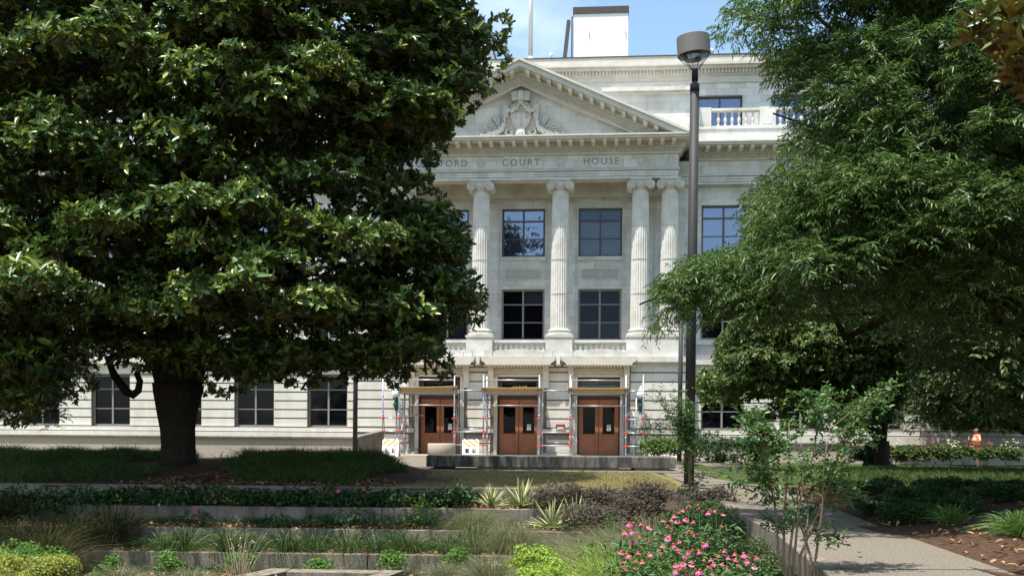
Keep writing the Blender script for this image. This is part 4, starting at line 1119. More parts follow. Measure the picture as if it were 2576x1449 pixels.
def rosettes(C, A, k, L, W, spread=1.1, six=True, droop=0.0, sizev=0.2, fold=0.2, curl=0.12):
    """k leaves round the axis A at each centre C"""
    n = len(C); A = unit(A)
    a = unit(np.cross(A, rand_dirs(n))); b = np.cross(A, a)
    th = (np.arange(k)[None] * 2.399 + rng.uniform(0, 6.28, (n, 1)) + rng.normal(0, .25, (n, k)))
    el = spread + rng.normal(0, .22, (n, k)) - 0.35 * (np.arange(k)[None] / k)
    rad = a[:, None] * np.cos(th)[..., None] + b[:, None] * np.sin(th)[..., None]
    D = A[:, None] * np.cos(el)[..., None] + rad * np.sin(el)[..., None]
    D[..., 2] -= droop
    N = A[:, None] * np.sin(el)[..., None] - rad * np.cos(el)[..., None] + rng.normal(0, .15, (n, k, 3))
    P = C[:, None] + rad * 0.01 * L - A[:, None] * (np.arange(k)[None, :, None] / k) * L * 0.5
    s = np.exp(rng.normal(0, sizev, (n, k)))
    return leaves(P.reshape(-1, 3), D.reshape(-1, 3), N.reshape(-1, 3), L * s.ravel(), W * s.ravel(), fold, curl, six)

def shoots(C, A, k, length, L, W, droop=0.3, six=False, ang=0.75, curl=0.15, pairs=True):
    """leafy shoots: leaves along an axis"""
    n = len(C); A = unit(A); t = (np.arange(k) + 0.5) / k
    bend = np.zeros((n, 1, 3)); bend[..., 2] = -droop
    P = C[:, None] + A[:, None] * (t * length)[None, :, None] + bend * (t ** 2 * length)[None, :, None]
    ax = unit(A[:, None] + bend * (2 * t)[None, :, None])
    up = np.zeros((n, k, 3)); up[..., 2] = 1
    S = unit(np.cross(ax, up + rng.normal(0, .2, (n, k, 3)))); sgn = np.where(np.arange(k) % 2 == 0, 1, -1)[None, :, None]
    D = ax * math.cos(ang) + S * sgn * math.sin(ang) + rng.normal(0, .28, (n, k, 3)); D[..., 2] -= droop * .6
    N = up + rng.normal(0, .45, (n, k, 3))
    s = np.exp(rng.normal(0, .2, (n, k)))
    return leaves(P.reshape(-1, 3), D.reshape(-1, 3), N.reshape(-1, 3), L * s.ravel(), W * s.ravel(), .2, curl, six)

def in_poly(poly, X, Y):
    r = np.zeros(X.shape, bool); n = len(poly)
    for i in range(n):
        x1, y1 = poly[i]; x2, y2 = poly[(i + 1) % n]
        c = ((y1 > Y) != (y2 > Y)) & (X < (x2 - x1) * (Y - y1) / (y2 - y1 + 1e-9) + x1)
        r ^= c
    return r
def edge_dist(poly, X, Y):
    d = np.full(X.shape, 1e9); n = len(poly)
    for i in range(n):
        a = np.array(poly[i], float); b = np.array(poly[(i + 1) % n], float); ab = b - a
        t = np.clip(((X - a[0]) * ab[0] + (Y - a[1]) * ab[1]) / (ab @ ab), 0, 1)
        d = np.minimum(d, np.hypot(X - a[0] - t * ab[0], Y - a[1] - t * ab[1]))
    return d

def crown_blobs(poly, Yc, depth, n, rb, edge_px, front=0.62, margin=0.75, core=0.25, back=None, cone=None):
    """clump centres inside the crown volume whose outline seen from the path is poly; returns centres, radii"""
    xs = [p[0] for p in poly]; ys = [p[1] for p in poly]; C = []; RR = []
    while len(C) < n:
        X = rng.uniform(min(xs), max(xs), 400); Y = rng.uniform(min(ys), max(ys), 400)
        m = in_poly(poly, X, Y); X = X[m]; Y = Y[m]
        if not len(X): continue
        d = edge_dist(poly, X, Y)
        for x, y, dd in zip(X, Y, d):
            if len(C) >= n: break
            e = min(1.0, dd / edge_px); h = depth * math.sqrt(max(0.0, 1 - (1 - e) ** 2))
            u = rng.uniform(0.55, 1.0) if rng.random() > core else rng.uniform(-0.2, 0.55)
            if rng.random() > front: u = -u
            if cone: h *= float(np.interp(y, [cone[0], cone[1]], [cone[2], 1.0]))
            if u < 0 and back: h *= back / depth
            yy = Yc - h * u
            r = rb * rng.uniform(0.65, 1.35); mx_ = dd / FPX * yy / margin
            if mx_ < rb * 0.22: continue
            r = min(r, mx_); C.append(tuple(at(x, y, yy))); RR.append(r)
    return np.array(C), np.array(RR)

def on_blobs(C, RR, per, flat=0.75, up=0.5, inner=0.8, dens=2):
    """points and axes on the upper/outer shells of the clumps"""
    cnt = np.maximum(2, (per * (RR / RR.max()) ** dens).astype(int)); idx = np.repeat(np.arange(len(C)), cnt)
    d = rand_dirs(len(idx)); k = d[:, 2] < -0.35; d[k, 2] *= -0.6; d = unit(d)
    r = RR[idx] * rng.uniform(inner, 1.06, len(idx))
    P = C[idx] + d * r[:, None] * np.array([1, 1, flat])
    A = d + rng.normal(0, .35, d.shape); A[:, 2] += up
    return P, unit(A)

def branch_mesh(mb, a, b, r0, r1, wig=0.12, n=6, mi=0):
    a = Vector(a); b = Vector(b); L = (b - a).length
    pts = [a.lerp(b, t / n) + Vector((rnd.uniform(-1, 1), rnd.uniform(-1, 1), rnd.uniform(-.6, .6))) * wig * L * 0.12 * (0 if t in (0,) else 1) for t in range(n + 1)]
    mb.tube(pts, [r0 + (r1 - r0) * t / n for t in range(n + 1)], 7, mi); return pts

def leafmat(name, c, rough=0.4, spec=0.5, trans=0.2, cs=None, back=None):
    m = mat(name, c, rough, spec, trans=trans, island=cs)
    if back:
        n = m.node_tree.nodes; l = m.node_tree.links; b = n['Principled BSDF']
        g = n.new('ShaderNodeNewGeometry'); k = n.new('ShaderNodeMix'); k.data_type = 'RGBA'
        src = b.inputs['Base Color'].links[0].from_socket if b.inputs['Base Color'].links else None
        l.new(g.outputs['Backfacing'], k.inputs[0])
        if src: l.new(src, k.inputs[6])
        else: k.inputs[6].default_value = (*c, 1)
        k.inputs[7].default_value = (*back, 1); l.new(k.outputs[2], b.inputs['Base Color'])
    return m
LM = {}
LM['magnolia'] = leafmat('glossy_magnolia_leaf', (0.028, 0.066, 0.014), 0.34, 0.42, 0.2, [(0.045, 0.095, 0.018), (0.085, 0.15, 0.024), (0.24, 0.27, 0.035)], (0.07, 0.075, 0.028))
LM['magnolia_bronze'] = leafmat('bronze_backed_magnolia_leaf', (0.04, 0.08, 0.012), 0.35, 0.5, 0.08, [(0.08, 0.10, 0.015), (0.15, 0.13, 0.02)], (0.14, 0.085, 0.018))
LM['oak'] = leafmat('willow_oak_leaf', (0.04, 0.085, 0.018), 0.4, 0.4, 0.28, [(0.06, 0.115, 0.028), (0.12, 0.185, 0.048)])
LM['under'] = leafmat('broad_green_leaf', (0.045, 0.082, 0.016), 0.42, 0.45, 0.28, [(0.07, 0.115, 0.022), (0.11, 0.155, 0.03)])
LM['far'] = leafmat('olive_green_leaf', (0.045, 0.075, 0.02), 0.5, 0.4, 0.25, [(0.075, 0.11, 0.03), (0.12, 0.15, 0.05)])
LM['grey'] = leafmat('grey_green_leaf', (0.02, 0.035, 0.018), 0.6, 0.3, 0.2, [(0.04, 0.06, 0.03)])
LM['crape'] = leafmat('crape_myrtle_leaf', (0.038, 0.085, 0.024), 0.38, 0.45, 0.3, [(0.06, 0.125, 0.03), (0.10, 0.18, 0.04)])
LM['lime'] = leafmat('lime_green_leaf', (0.16, 0.27, 0.03), 0.45, 0.4, 0.3, [(0.24, 0.36, 0.045), (0.36, 0.44, 0.07)])
LM['gold'] = leafmat('gold_tipped_leaf', (0.12, 0.2, 0.025), 0.45, 0.4, 0.3, [(0.27, 0.33, 0.05), (0.42, 0.34, 0.09)])
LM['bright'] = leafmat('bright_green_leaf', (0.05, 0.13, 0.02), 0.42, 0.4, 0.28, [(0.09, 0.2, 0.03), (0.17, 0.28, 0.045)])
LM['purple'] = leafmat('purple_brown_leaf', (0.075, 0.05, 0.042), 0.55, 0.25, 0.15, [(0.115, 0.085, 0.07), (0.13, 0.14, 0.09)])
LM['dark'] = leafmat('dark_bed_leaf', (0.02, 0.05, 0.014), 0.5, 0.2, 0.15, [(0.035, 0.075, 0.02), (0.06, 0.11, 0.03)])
LM['hedge'] = leafmat('nandina_leaf', (0.04, 0.10, 0.015), 0.45, 0.4, 0.25, [(0.07, 0.15, 0.02), (0.16, 0.16, 0.03)])
LM['cone'] = leafmat('coneflower_leaf', (0.03, 0.075, 0.02), 0.5, 0.35, 0.2, [(0.05, 0.115, 0.03), (0.08, 0.15, 0.04)])
LM['low'] = leafmat('small_shrub_leaf', (0.035, 0.075, 0.018), 0.45, 0.4, 0.2, [(0.07, 0.12, 0.03), (0.14, 0.16, 0.06)])
LM['liriope'] = leafmat('dark_liriope_blade', (0.016, 0.042, 0.008), 0.6, 0.15, 0.15, [(0.028, 0.065, 0.012), (0.055, 0.09, 0.02), (0.11, 0.12, 0.035)])
LM['daylily'] = leafmat('strap_leaf_green', (0.04, 0.10, 0.018), 0.45, 0.4, 0.25, [(0.07, 0.15, 0.025), (0.15, 0.2, 0.04)])
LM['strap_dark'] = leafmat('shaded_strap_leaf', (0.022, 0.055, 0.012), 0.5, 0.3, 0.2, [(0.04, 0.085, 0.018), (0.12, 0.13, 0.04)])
LM['tuft'] = leafmat('yellow_green_blade', (0.10, 0.17, 0.025), 0.5, 0.35, 0.3, [(0.18, 0.26, 0.04), (0.32, 0.35, 0.07)])
LM['fountain'] = leafmat('fountain_grass_blade', (0.10, 0.125, 0.05), 0.6, 0.25, 0.25, [(0.15, 0.165, 0.075), (0.23, 0.205, 0.12)])
LM['straw'] = leafmat('straw_seed_stalk', (0.35, 0.28, 0.17), 0.7, 0.2, 0.2, [(0.45, 0.38, 0.27)])
LM['browngrass'] = leafmat('brown_green_blade', (0.02, 0.028, 0.008), 0.7, 0.1, 0.12, [(0.035, 0.04, 0.013), (0.07, 0.055, 0.024)])
LM['yucca'] = leafmat('yucca_cream_yellow', (0.42, 0.42, 0.14), 0.4, 0.4, 0.2, [(0.5, 0.5, 0.22), (0.58, 0.58, 0.36)])
LM['yucca_g'] = leafmat('yucca_green_edge', (0.10, 0.17, 0.05), 0.45, 0.4, 0.2, [(0.18, 0.26, 0.09)])
LM['lawnblade'] = leafmat('lawn_blade', (0.10, 0.125, 0.035), 0.6, 0.25, 0.2, [(0.16, 0.165, 0.05), (0.30, 0.24, 0.11), (0.38, 0.30, 0.15)])
LM['drygrass'] = leafmat('dry_lawn_blade', (0.26, 0.20, 0.09), 0.7, 0.2, 0.2, [(0.36, 0.28, 0.14), (0.18, 0.17, 0.06)])
LM['litter'] = leafmat('fallen_leaf', (0.18, 0.08, 0.035), 0.7, 0.25, 0.05, [(0.32, 0.16, 0.07), (0.45, 0.27, 0.13), (0.10, 0.05, 0.03)])

# ================================================================== TREES
def tree(name, label, crown_mat, V, F, group=None, trunkfn=None, bark='bark', base=(0, 0, 0), cat='tree'):
    t = empty(name, base)
    B = np.array(base)
    mesh_np('crown', V - B, F, crown_mat, t)
    if trunkfn:
        mb = MB(); trunkfn(mb); mb.v = [(x - base[0], y - base[1], z - base[2]) for x, y, z in mb.v]
        mb.build('trunk', M[bark], t)
    tag(t, label, cat, group); return t

# --- big magnolia
mag_poly = [(1180, -330), (1195, -40), (1178, 10), (1200, 48), (1235, 62), (1276, 45), (1280, 62), (1262, 110), (1274, 150), (1262, 185), (1246, 192), (1215, 172), (1188, 176), (1226, 232), (1192, 258), (1160, 300), (1132, 318),
            (1115, 365), (1104, 402), (1075, 440), (1072, 470), (1112, 505), (1148, 545), (1172, 600), (1168, 652), (1198, 700), (1214, 745), (1222, 790), (1196, 818), (1150, 800), (1112, 850), (1105, 880), (1132, 905), (1128, 940),
            (1080, 915), (1035, 925), (1000, 968), (960, 940), (880, 950), (760, 972), (700, 945), (655, 950), (600, 985), (560, 975), (540, 1000), (528, 965), (470, 940), (360, 925), (290, 905), (240, 900), (215, 930), (240, 960), (200, 985), (120, 1000), (60, 1060), (-60, 1040), (-260, 960), (-420, 700), (-430, 200), (-250, -250), (200, -520), (800, -520)]
YM = 27.5
MC, MR = crown_blobs(mag_poly, YM, 7.2, 95, 1.45, 480, margin=0.98, core=0.08, back=5.2, cone=(-520, 800, 0.3), front=0.66)
ix = np.repeat(np.arange(len(MC)), np.maximum(3, (13 * (MR / MR.max()) ** 1.5).astype(int)))
dd_ = rand_dirs(len(ix)); dd_[:, 2] = np.abs(dd_[:, 2]) * 0.8 - 0.15; dd_ = unit(dd_)
CT = MC[ix] + dd_ * MR[ix][:, None] * np.array([0.85, 0.85, 0.42]); RT = np.minimum(0.62, MR[ix] * 0.5) * rng.uniform(.7, 1.2, len(ix))
C, RR = crown_blobs(mag_poly, YM, 4.8, 700, 0.8, 480, margin=0.95, core=0.4, back=4.6)
C = np.concatenate([C, CT]); RR = np.concatenate([RR, RT])
C2, RR2 = crown_blobs([(-80, 860), (60, 840), (230, 860), (245, 905), (205, 930), (230, 960), (190, 985), (120, 1000), (60, 1060), (-60, 1050)], 25.5, 1.6, 60, 0.4, 120, margin=.9)
C3, RR3 = crown_blobs([(960, 470), (1112, 505), (1150, 548), (1172, 600), (1170, 650), (1214, 745), (1222, 790), (1196, 815), (1150, 805), (1112, 850), (1128, 935), (1000, 950), (900, 900)], 27.6, 2.2, 130, 0.5, 160, margin=.95)
C4, RR4 = crown_blobs([(950, -60), (1180, -20), (1178, 10), (1200, 48), (1235, 62), (1276, 50), (1262, 180), (1210, 180), (1226, 232), (1132, 318), (1100, 400), (1075, 440), (950, 420)], 27.6, 2.0, 110, 0.5, 160, margin=.95)
C5, RR5 = crown_blobs([(235, 850), (1100, 830), (1112, 880), (1128, 930), (1035, 922), (1000, 962), (880, 946), (760, 966), (600, 980), (470, 936), (360, 922), (240, 900)], 27.6, 4.0, 190, 0.5, 60, margin=.95)
C6, RR6 = crown_blobs([(640, 120), (1060, 120), (1060, 440), (640, 440)], 28.5, 2.5, 90, 0.7, 150, margin=.95)
C = np.concatenate([C, C2, C3, C4, C5, C6]); RR = np.concatenate([RR, RR2, RR3, RR4, RR5, RR6])
P, A = on_blobs(C, RR, 115, 0.6, 0.75, 0.6)
V1, F1 = rosettes(P, A, 8, 0.155, 0.066, 1.05, True, 0.1, 0.3)
# outline sprigs hanging at the crown's edges
npl = len(mag_poly); E = []; AX = []
for i in range(npl):
    a = np.array(mag_poly[i], float); b = np.array(mag_poly[(i + 1) % npl], float)
    for k in range(int(np.hypot(*(b - a)) / 6)):
        q = a + (b - a) * rng.random() + rng.normal(0, 7, 2)
        E.append(tuple(at(q[0], q[1], YM + rng.normal(0, 1.3)))); AX.append((rng.normal(0, .6), rng.normal(0, .6), rng.normal(.1, .5)))
V2, F2 = rosettes(np.array(E), np.array(AX), 8, 0.155, 0.065, 1.0, True, 0.15)
V, F = joinVF([(V1, F1), (V2, F2)])
tb = at(447, 1157, 28.6)
def mag_trunk(mb):
    z0 = tb.z - 0.25
    base = Vector((tb.x, 28.6, z0))
    prof = [(0, 0.60), (0.25, 0.50), (0.6, 0.46), (1.1, 0.47), (1.6, 0.55), (2.1, 0.66), (2.35, 0.7)]
    pts = [base + Vector((0.02 * math.sin(h * 3), 0, h)) for h, r in prof]
    mb.tube(pts, [r for h, r in prof], 18)
    top = base + Vector((0, 0, 2.1))
    fork = at(455, 985, 28.6)
    for (px, py, Y, r) in ((400, 800, 28.8, .36), (515, 790, 28.3, .4), (455, 700, 28.0, .33)):
        q = at(px, py, Y); branch_mesh(mb, top + Vector(((px - 455) * 0.0045, 0, 0)), q, 0.42, r * 0.75, 0.3)
        for (dx, dy, dY) in ((-260, -320, -2), (180, -380, 1.5), (-60, -560, -1), (330, -220, -2.5), (-380, -160, 2)):
            q2 = at(px + dx * rnd.uniform(.7, 1.2), py + dy, Y + dY); pp = branch_mesh(mb, q, q2, r * 0.5, 0.07, 0.7)
            for _ in range(2):
                s = pp[rnd.choice([3, 4, 5])]; branch_mesh(mb, s, s + Vector((rnd.uniform(-2.4, 2.4), rnd.uniform(-2, 2), rnd.uniform(-.4, 1.8))), 0.07, 0.02, 0.8)
    # hooked low limb left of the trunk
    L = [at(x, y, 28.2) for x, y in ((440, 860), (330, 880), (272, 905), (288, 945), (318, 985), (334, 993), (348, 982), (352, 958), (344, 940), (352, 925))]
    mb.tube(L, [0.2, 0.15, 0.11, 0.11, 0.12, 0.12, 0.10, 0.09, 0.08, 0.06], 9)
    for (x, y, x2, y2) in ((1060, 200, 1190, 175), (1190, 175, 1255, 100), (1080, 240, 1210, 230), (1050, 60, 1190, 30), (990, 500, 1120, 540), (850, 250, 1060, 220), (600, 500, 640, 560), (780, 860, 1040, 930), (60, 420, 20, 300)):
        branch_mesh(mb, at(x, y, 27.2), at(x2, y2, 27.3), 0.06, 0.02, 0.5)
tree('magnolia_tree', 'huge glossy dark magnolia tree filling the left half, its trunk on the grass mound', LM['magnolia'], V, F, None, mag_trunk, 'bark', tuple(Vector((tb.x, 28.6, 0.1))))

# --- willow oak at the right
oak_poly = [(1890, -300), (1880, -40), (1850, 20), (1812, 62), (1800, 98), (1835, 82), (1885, 100), (1945, 120), (1940, 165), (1945, 200), (1990, 235), (1995, 290), (2010, 330), (1970, 390), (1972, 430), (1930, 455), (1895, 500), (1880, 548), (1895, 590), (1875, 625),
            (1800, 640), (1740, 655), (1690, 682), (1668, 715), (1652, 755), (1640, 830), (1668, 800), (1705, 792), (1745, 812), (1800, 795), (1850, 790), (1830, 830), (1870, 860), (1960, 840), (2080, 850), (2200, 830), (2350, 850), (2500, 880), (2700, 900), (3200, 850), (3500, 500), (3500, 0), (3200, -500), (2500, -650), (2100, -560)]
YO = 17.0
C, RR = crown_blobs(oak_poly, YO, 5.0, 950, 0.5, 420, margin=0.85, core=0.3, cone=(-600, 500, 0.6))
C2, RR2 = crown_blobs([(1945, 620), (1850, 630), (1790, 645), (1735, 658), (1690, 685), (1660, 730), (1645, 800), (1700, 795), (1745, 812), (1800, 800), (1860, 830), (1980, 840)], 16.2, 1.0, 120, 0.26, 70, margin=.9)
C = np.concatenate([C, C2]); RR = np.concatenate([RR, RR2])
P, A = on_blobs(C, RR, 120, 0.75, 0.15, 0.45)
V1, F1 = shoots(P, A, 11, 0.25, 0.10, 0.021, 0.35, False, 0.8)
E = []; AX = []
for i in range(30):
    a = np.array(oak_poly[i], float); b = np.array(oak_poly[i + 1], float)
    for k in range(int(np.hypot(*(b - a)) / 4)):
        q = a + (b - a) * rng.random() + rng.normal(0, 8, 2) + np.array([10, 0])
        E.append(tuple(at(q[0], q[1], YO + rng.normal(0, .9)))); AX.append((rng.normal(-.5, .6), rng.normal(0, .6), rng.normal(-.1, .45)))
V2, F2 = shoots(np.array(E), np.array(AX), 11, 0.24, 0.09, 0.017, 0.4)
V, F = joinVF([(V1, F1), (V2, F2)])
def oak_trunk(mb):
    base = Vector((10.4, 17.5, -0.1))
    mb.tube([base, base + Vector((0, 0, 0.5)), base + Vector((-.1, 0, 3)), base + Vector((-.3, 0, 6.5)), base + Vector((-.2, 0, 9))], [0.5, 0.4, 0.34, 0.27, 0.15], 14)
    for (px, py, Y, z) in ((1720, 730, 16.2, 3.2), (1900, 560, 16.6, 3.8), (2000, 300, 17.3, 5), (1900, 60, 17, 6), (2150, 450, 15.5, 4), (2250, 120, 16, 6), (2300, 700, 16, 3), (2100, 780, 18, 3), (2450, 300, 14.5, 5), (2700, 100, 17, 6)):
        s = base + Vector((-0.15, 0, z)); q = at(px, py, Y); pp = branch_mesh(mb, s, q, 0.13, 0.015, 0.9, 8)
        for _ in range(4):
            s2 = pp[rnd.choice([3, 4, 5, 6])]; branch_mesh(mb, s2, s2 + Vector((rnd.uniform(-1.3, .8), rnd.uniform(-1, 1), rnd.uniform(-.5, 1))), 0.035, 0.008, 0.8)
tree('oak_tree', 'fine leaved willow oak filling the upper right, one bough crossing the lamp post', LM['oak'], V, F, None, oak_trunk, 'bark', (10.4, 17.5, -0.1))

# --- magnolia sprays entering at the top right corner, from a tree outside the picture
sp_poly = [(2420, 110), (2440, 70), (2480, 30), (2540, 10), (2590, -30), (2760, -60), (2800, 200), (2700, 330), (2600, 300), (2560, 235), (2525, 235), (2505, 190), (2540, 150), (2500, 110)]
C, RR = crown_blobs(sp_poly, 9.3, 0.7, 60, 0.2, 120, margin=0.7)
P, A = on_blobs(C, RR, 9, 0.9, 0.5, 0.5)
V1, F1 = rosettes(P, A, 8, 0.17, 0.062, 0.95, True, 0.05)
C2, RR2 = crown_blobs([(2700, -300), (3300, -500), (3800, -200), (3900, 400), (3500, 700), (2950, 500), (2750, 200)], 9.3, 2.0, 120, 0.45, 300)
P, A = on_blobs(C2, RR2, 14, 0.8, 0.4, 0.6); V2, F2 = rosettes(P, A, 8, 0.17, 0.062, 0.95, True, 0.05)
V, F = joinVF([(V1, F1), (V2, F2)])
def sp_trunk(mb):
    b = Vector((7.9, 9.6, -0.1)); mb.tube([b, b + Vector((0, 0, 2.2)), b + Vector((-.1, 0, 5.5))], [0.22, 0.17, 0.09], 12)
    for (px, py) in ((2530, 90), (2560, 200), (2750, 50), (3200, 0), (3400, 300), (3100, -300)): branch_mesh(mb, b + Vector((-.03, 0, 3.4)), at(px, py, 9.3), 0.06, 0.012, 0.5)
tree('magnolia_tree', 'bronze tinted magnolia sprays hanging in at the top right corner', LM['magnolia_bronze'], V, F, None, sp_trunk, 'bark', (7.9, 9.6, -0.1))

# --- understorey trees between oak and building
ut_poly = [(1745, 975), (1760, 930), (1800, 900), (1790, 860), (1830, 820), (1880, 760), (2000, 720), (2200, 740), (2330, 780), (2350, 900), (2290, 985), (2250, 1050), (2180, 1075), (2080, 1060), (1990, 1050), (1930, 1015), (1850, 1035), (1780, 1020)]
C, RR = crown_blobs(ut_poly, 38.5, 4.2, 380, 0.8, 180, margin=0.9)
C2, RR2 = crown_blobs([(1742, 985), (1760, 930), (1900, 900), (2290, 940), (2270, 1070), (2120, 1095), (1990, 1070), (1900, 1085), (1850, 1050), (1760, 1040)], 36.5, 1.8, 110, 0.5, 100, margin=.9)
C = np.concatenate([C, C2]); RR = np.concatenate([RR, RR2])
P, A = on_blobs(C, RR, 150, 0.6, 0.55, 0.5)
V1, F1 = rosettes(P, A, 6, 0.14, 0.065, 1.15, False, 0.1)
tp = at(2218, 1140, 39)
def ut_trunk(mb):
    b = Vector((tp.x, 39, -0.3)); f = b + Vector((0, 0, 1.3)); mb.tube([b, b + Vector((0, 0, 0.3)), f], [0.4, 0.3, 0.27], 12)
    for (px, py, Y) in ((2060, 880, 37), (2150, 820, 39), (2260, 860, 40), (1950, 950, 38), (2130, 900, 36), (2200, 790, 37)): branch_mesh(mb, f - Vector((0, 0, .1)), at(px, py, Y), 0.17, 0.03, 0.6)
tree('broadleaf_tree', 'low spreading green tree with a dark trunk in front of the right wing windows', LM['under'], V1, F1, None, ut_trunk, 'bark', (tp.x, 39, -0.3))
ft_poly = [(2240, 820), (2330, 760), (2450, 720), (2700, 740), (2850, 850), (2820, 1010), (2650, 1080), (2540, 1092), (2420, 1085), (2320, 1078), (2270, 1060), (2300, 980), (2250, 930)]
C, RR = crown_blobs(ft_poly, 51, 3.0, 330, 0.85, 150, margin=0.9)
C2, RR2 = crown_blobs([(2235, 960), (2330, 980), (2600, 990), (2760, 1000), (2700, 1104), (2420, 1098), (2250, 1100)], 50.6, 1.6, 90, 0.6, 80, margin=.9)
C = np.concatenate([C, C2]); RR = np.concatenate([RR, RR2])
P, A = on_blobs(C, RR, 130, 0.65, 0.3, 0.5)
V1, F1 = shoots(P, A, 7, 0.4, 0.15, 0.06, 0.35)
fb = at(2600, 1130, 51)
def ft_trunk(mb):
    b = Vector((fb.x, 51, -0.5)); mb.tube([b, b + Vector((.1, 0, 2.0)), b + Vector((-.2, 0, 5))], [0.35, 0.27, 0.15], 12)
    for (px, py) in ((2380, 900), (2450, 800), (2600, 800), (2700, 900), (2500, 1000)): branch_mesh(mb, b + Vector((0, 0, 1.6)), at(px, py, 51), 0.13, 0.03, 0.6)
tree('broadleaf_tree', 'olive green tree with drooping twigs above the strolling person at far right', LM['far'], V1, F1, None, ft_trunk, 'bark', (fb.x, 51, -0.5))
# dark background trees, seen through gaps on the right
bk_poly = [(2000, 500), (2150, 350), (2500, 300), (2900, 400), (3000, 800), (2800, 1060), (2450, 1080), (2300, 1000), (2200, 800), (2060, 700)]
C, RR = crown_blobs(bk_poly, 31, 3.0, 150, 0.9, 200, margin=0.9)
P, A = on_blobs(C, RR, 110, 0.7, 0.3, 0.5); V1, F1 = shoots(P, A, 6, 0.5, 0.2, 0.09, 0.3)
tree('broadleaf_tree', 'tall dark tree standing behind the oak foliage at right', LM['far'], V1, F1, None, lambda mb: mb.tube([(17.5, 31, -0.3), (17.5, 31, 6), (17.4, 31, 9)], [0.4, 0.3, 0.12], 10), 'bark', (17.5, 31, -0.3))
# grey-green tree behind the magnolia, lower left
gl_poly = [(-120, 860), (60, 840), (150, 870), (228, 915), (236, 955), (200, 1000), (150, 1020), (160, 1060), (110, 1100), (60, 1075), (-20, 1060), (-140, 1070)]
C, RR = crown_blobs(gl_poly, 35, 2.2, 100, 0.55, 110, margin=0.85)
P, A = on_blobs(C, RR, 110, 0.75, 0.2, 0.5); V1, F1 = shoots(P, A, 8, 0.3, 0.09, 0.035, 0.3)
gb = at(-140, 1140, 35)
tree('broadleaf_tree', 'small grey green tree behind the magnolia at the lower left edge', LM['grey'], V1, F1, None, lambda mb: mb.tube([(gb.x, 35, 0.1), (gb.x - .1, 35, 1.2), (gb.x, 35, 3.0)], [0.16, 0.13, 0.07], 10), 'bark', (gb.x, 35, 0.1))

# --- young crape myrtle with bare stems, near right
YS = 10.2
tips = [(2245, 977, .1), (2215, 990, -.2), (2163, 1023, .2), (2190, 1010, 0), (2095, 985, 0), (2040, 992, -.2), (2070, 1010, .3), (2118, 1050, .1), (2140, 1085, -.2), (2186, 1105, .2), (2131, 1148, -.3), (1876, 1035, .2), (1905, 1050, 0), (1889, 1083, -.2), (1920, 1090, .1),
        (1907, 1134, .2), (1950, 1120, 0), (1870, 1179, .1), (1900, 1195, -.1), (1843, 1211, .2), (2003, 1170, -.3), (2040, 1130, .2), (2163, 1235, .2), (2130, 1228, -.1), (2090, 1222, .1), (1935, 1243, 0), (1990, 1262, -.3), (1944, 1312, .2), (1965, 1330, 0),
        (2049, 1280, .2), (2085, 1300, 0), (2108, 1348, .2), (2070, 1360, -.1), (2020, 1235, .1), (2060, 1190, -.2), (1985, 1065, .3), (1975, 1100, -.1), (2180, 1250, .3), (2010, 1300, .2), (1925, 1160, -.2), (2075, 1155, .2), (2100, 1180, 0), (1880, 1060, .2), (2060, 1055, 0)]
sb = Vector((at(2008, 1449, YS).x, YS, -0.62))
sap = empty('crape_myrtle', tuple(sb))
mb = MB(); stems = []
for k, (x, y) in enumerate([(1935, 1090), (1985, 1060), (2015, 1100), (2060, 1010), (2120, 1100), (2050, 1200), (1960, 1150), (2090, 1060)]):
    q = at(x, y, YS + rnd.uniform(-.25, .25)); s = sb + Vector((rnd.uniform(-.13, .13), rnd.uniform(-.1, .1), -.05))
    mid = at(1958 + k * 13.5, 1400, YS)
    pts = [s, s.lerp(mid, .5), mid, mid.lerp(q, .35) + Vector((rnd.uniform(-.04, .04), 0, 0)), mid.lerp(q, .7) + Vector((rnd.uniform(-.05, .05), 0, 0)), q]
    mb.tube(pts, [0.018, 0.016, 0.014, 0.011, 0.007, 0.003], 7); stems += [(pts[3], pts[4]), (pts[4], pts[5]), (pts[2], pts[3])]
Cs = []; As = []
for (x, y, dY) in tips:
    q = at(x, y, YS + dY)
    a, b = min(stems, key=lambda s: min((s[0] - q).length, (s[1] - q).length) + 0.3 * (s[0].z > q.z))
    s = a.lerp(b, rnd.uniform(.2, .8)); m_ = s.lerp(q, .5) + Vector((0, 0, 0.03))
    mb.tube([s, m_, q], [0.007, 0.005, 0.002], 5)
    for k in range(25 if y < 1180 else 14):
        t = rnd.uniform(0.3, 1.08); c = s.lerp(q, t) + Vector((rnd.gauss(0, .055), rnd.gauss(0, .08), rnd.gauss(0, .045)))
        d = (q - s).normalized() + Vector((rnd.gauss(0, .7), rnd.gauss(0, .7), rnd.gauss(0.1, .35))); Cs.append(tuple(c)); As.append(tuple(d))
mb.v = [(x - sb.x, y - sb.y, z - sb.z) for x, y, z in mb.v]
mb.build('stems', M['bark_tan'], sap)
V, F = shoots(np.array(Cs), np.array(As), 6, 0.12, 0.048, 0.025, 0.12, True, 0.9)
mesh_np('foliage', V - np.array(sb), F, LM['crape'], sap)
tag(sap, 'young many stemmed leafy sapling beside the path at lower right', 'sapling')
# ================================================================== GARDEN PLANTS
def gz(x, y):
    """ground height under a plant"""
    if x > pr_x(y): return float(g_right(np.array(x), np.array(y)))
    if y > wall_y(0, x) + .1: return float(g_mound(np.array(x), np.array(y)))
    for k in range(3):
        if y > wall_y(k + 1, x) + .1: return WALLS[k + 1][1] - 0.02
    return float(g_low(np.array(x), np.array(y)))
def near(px, py_base, Y):
    p = at(px, py_base, Y); return Vector((p.x, Y, gz(p.x, Y)))

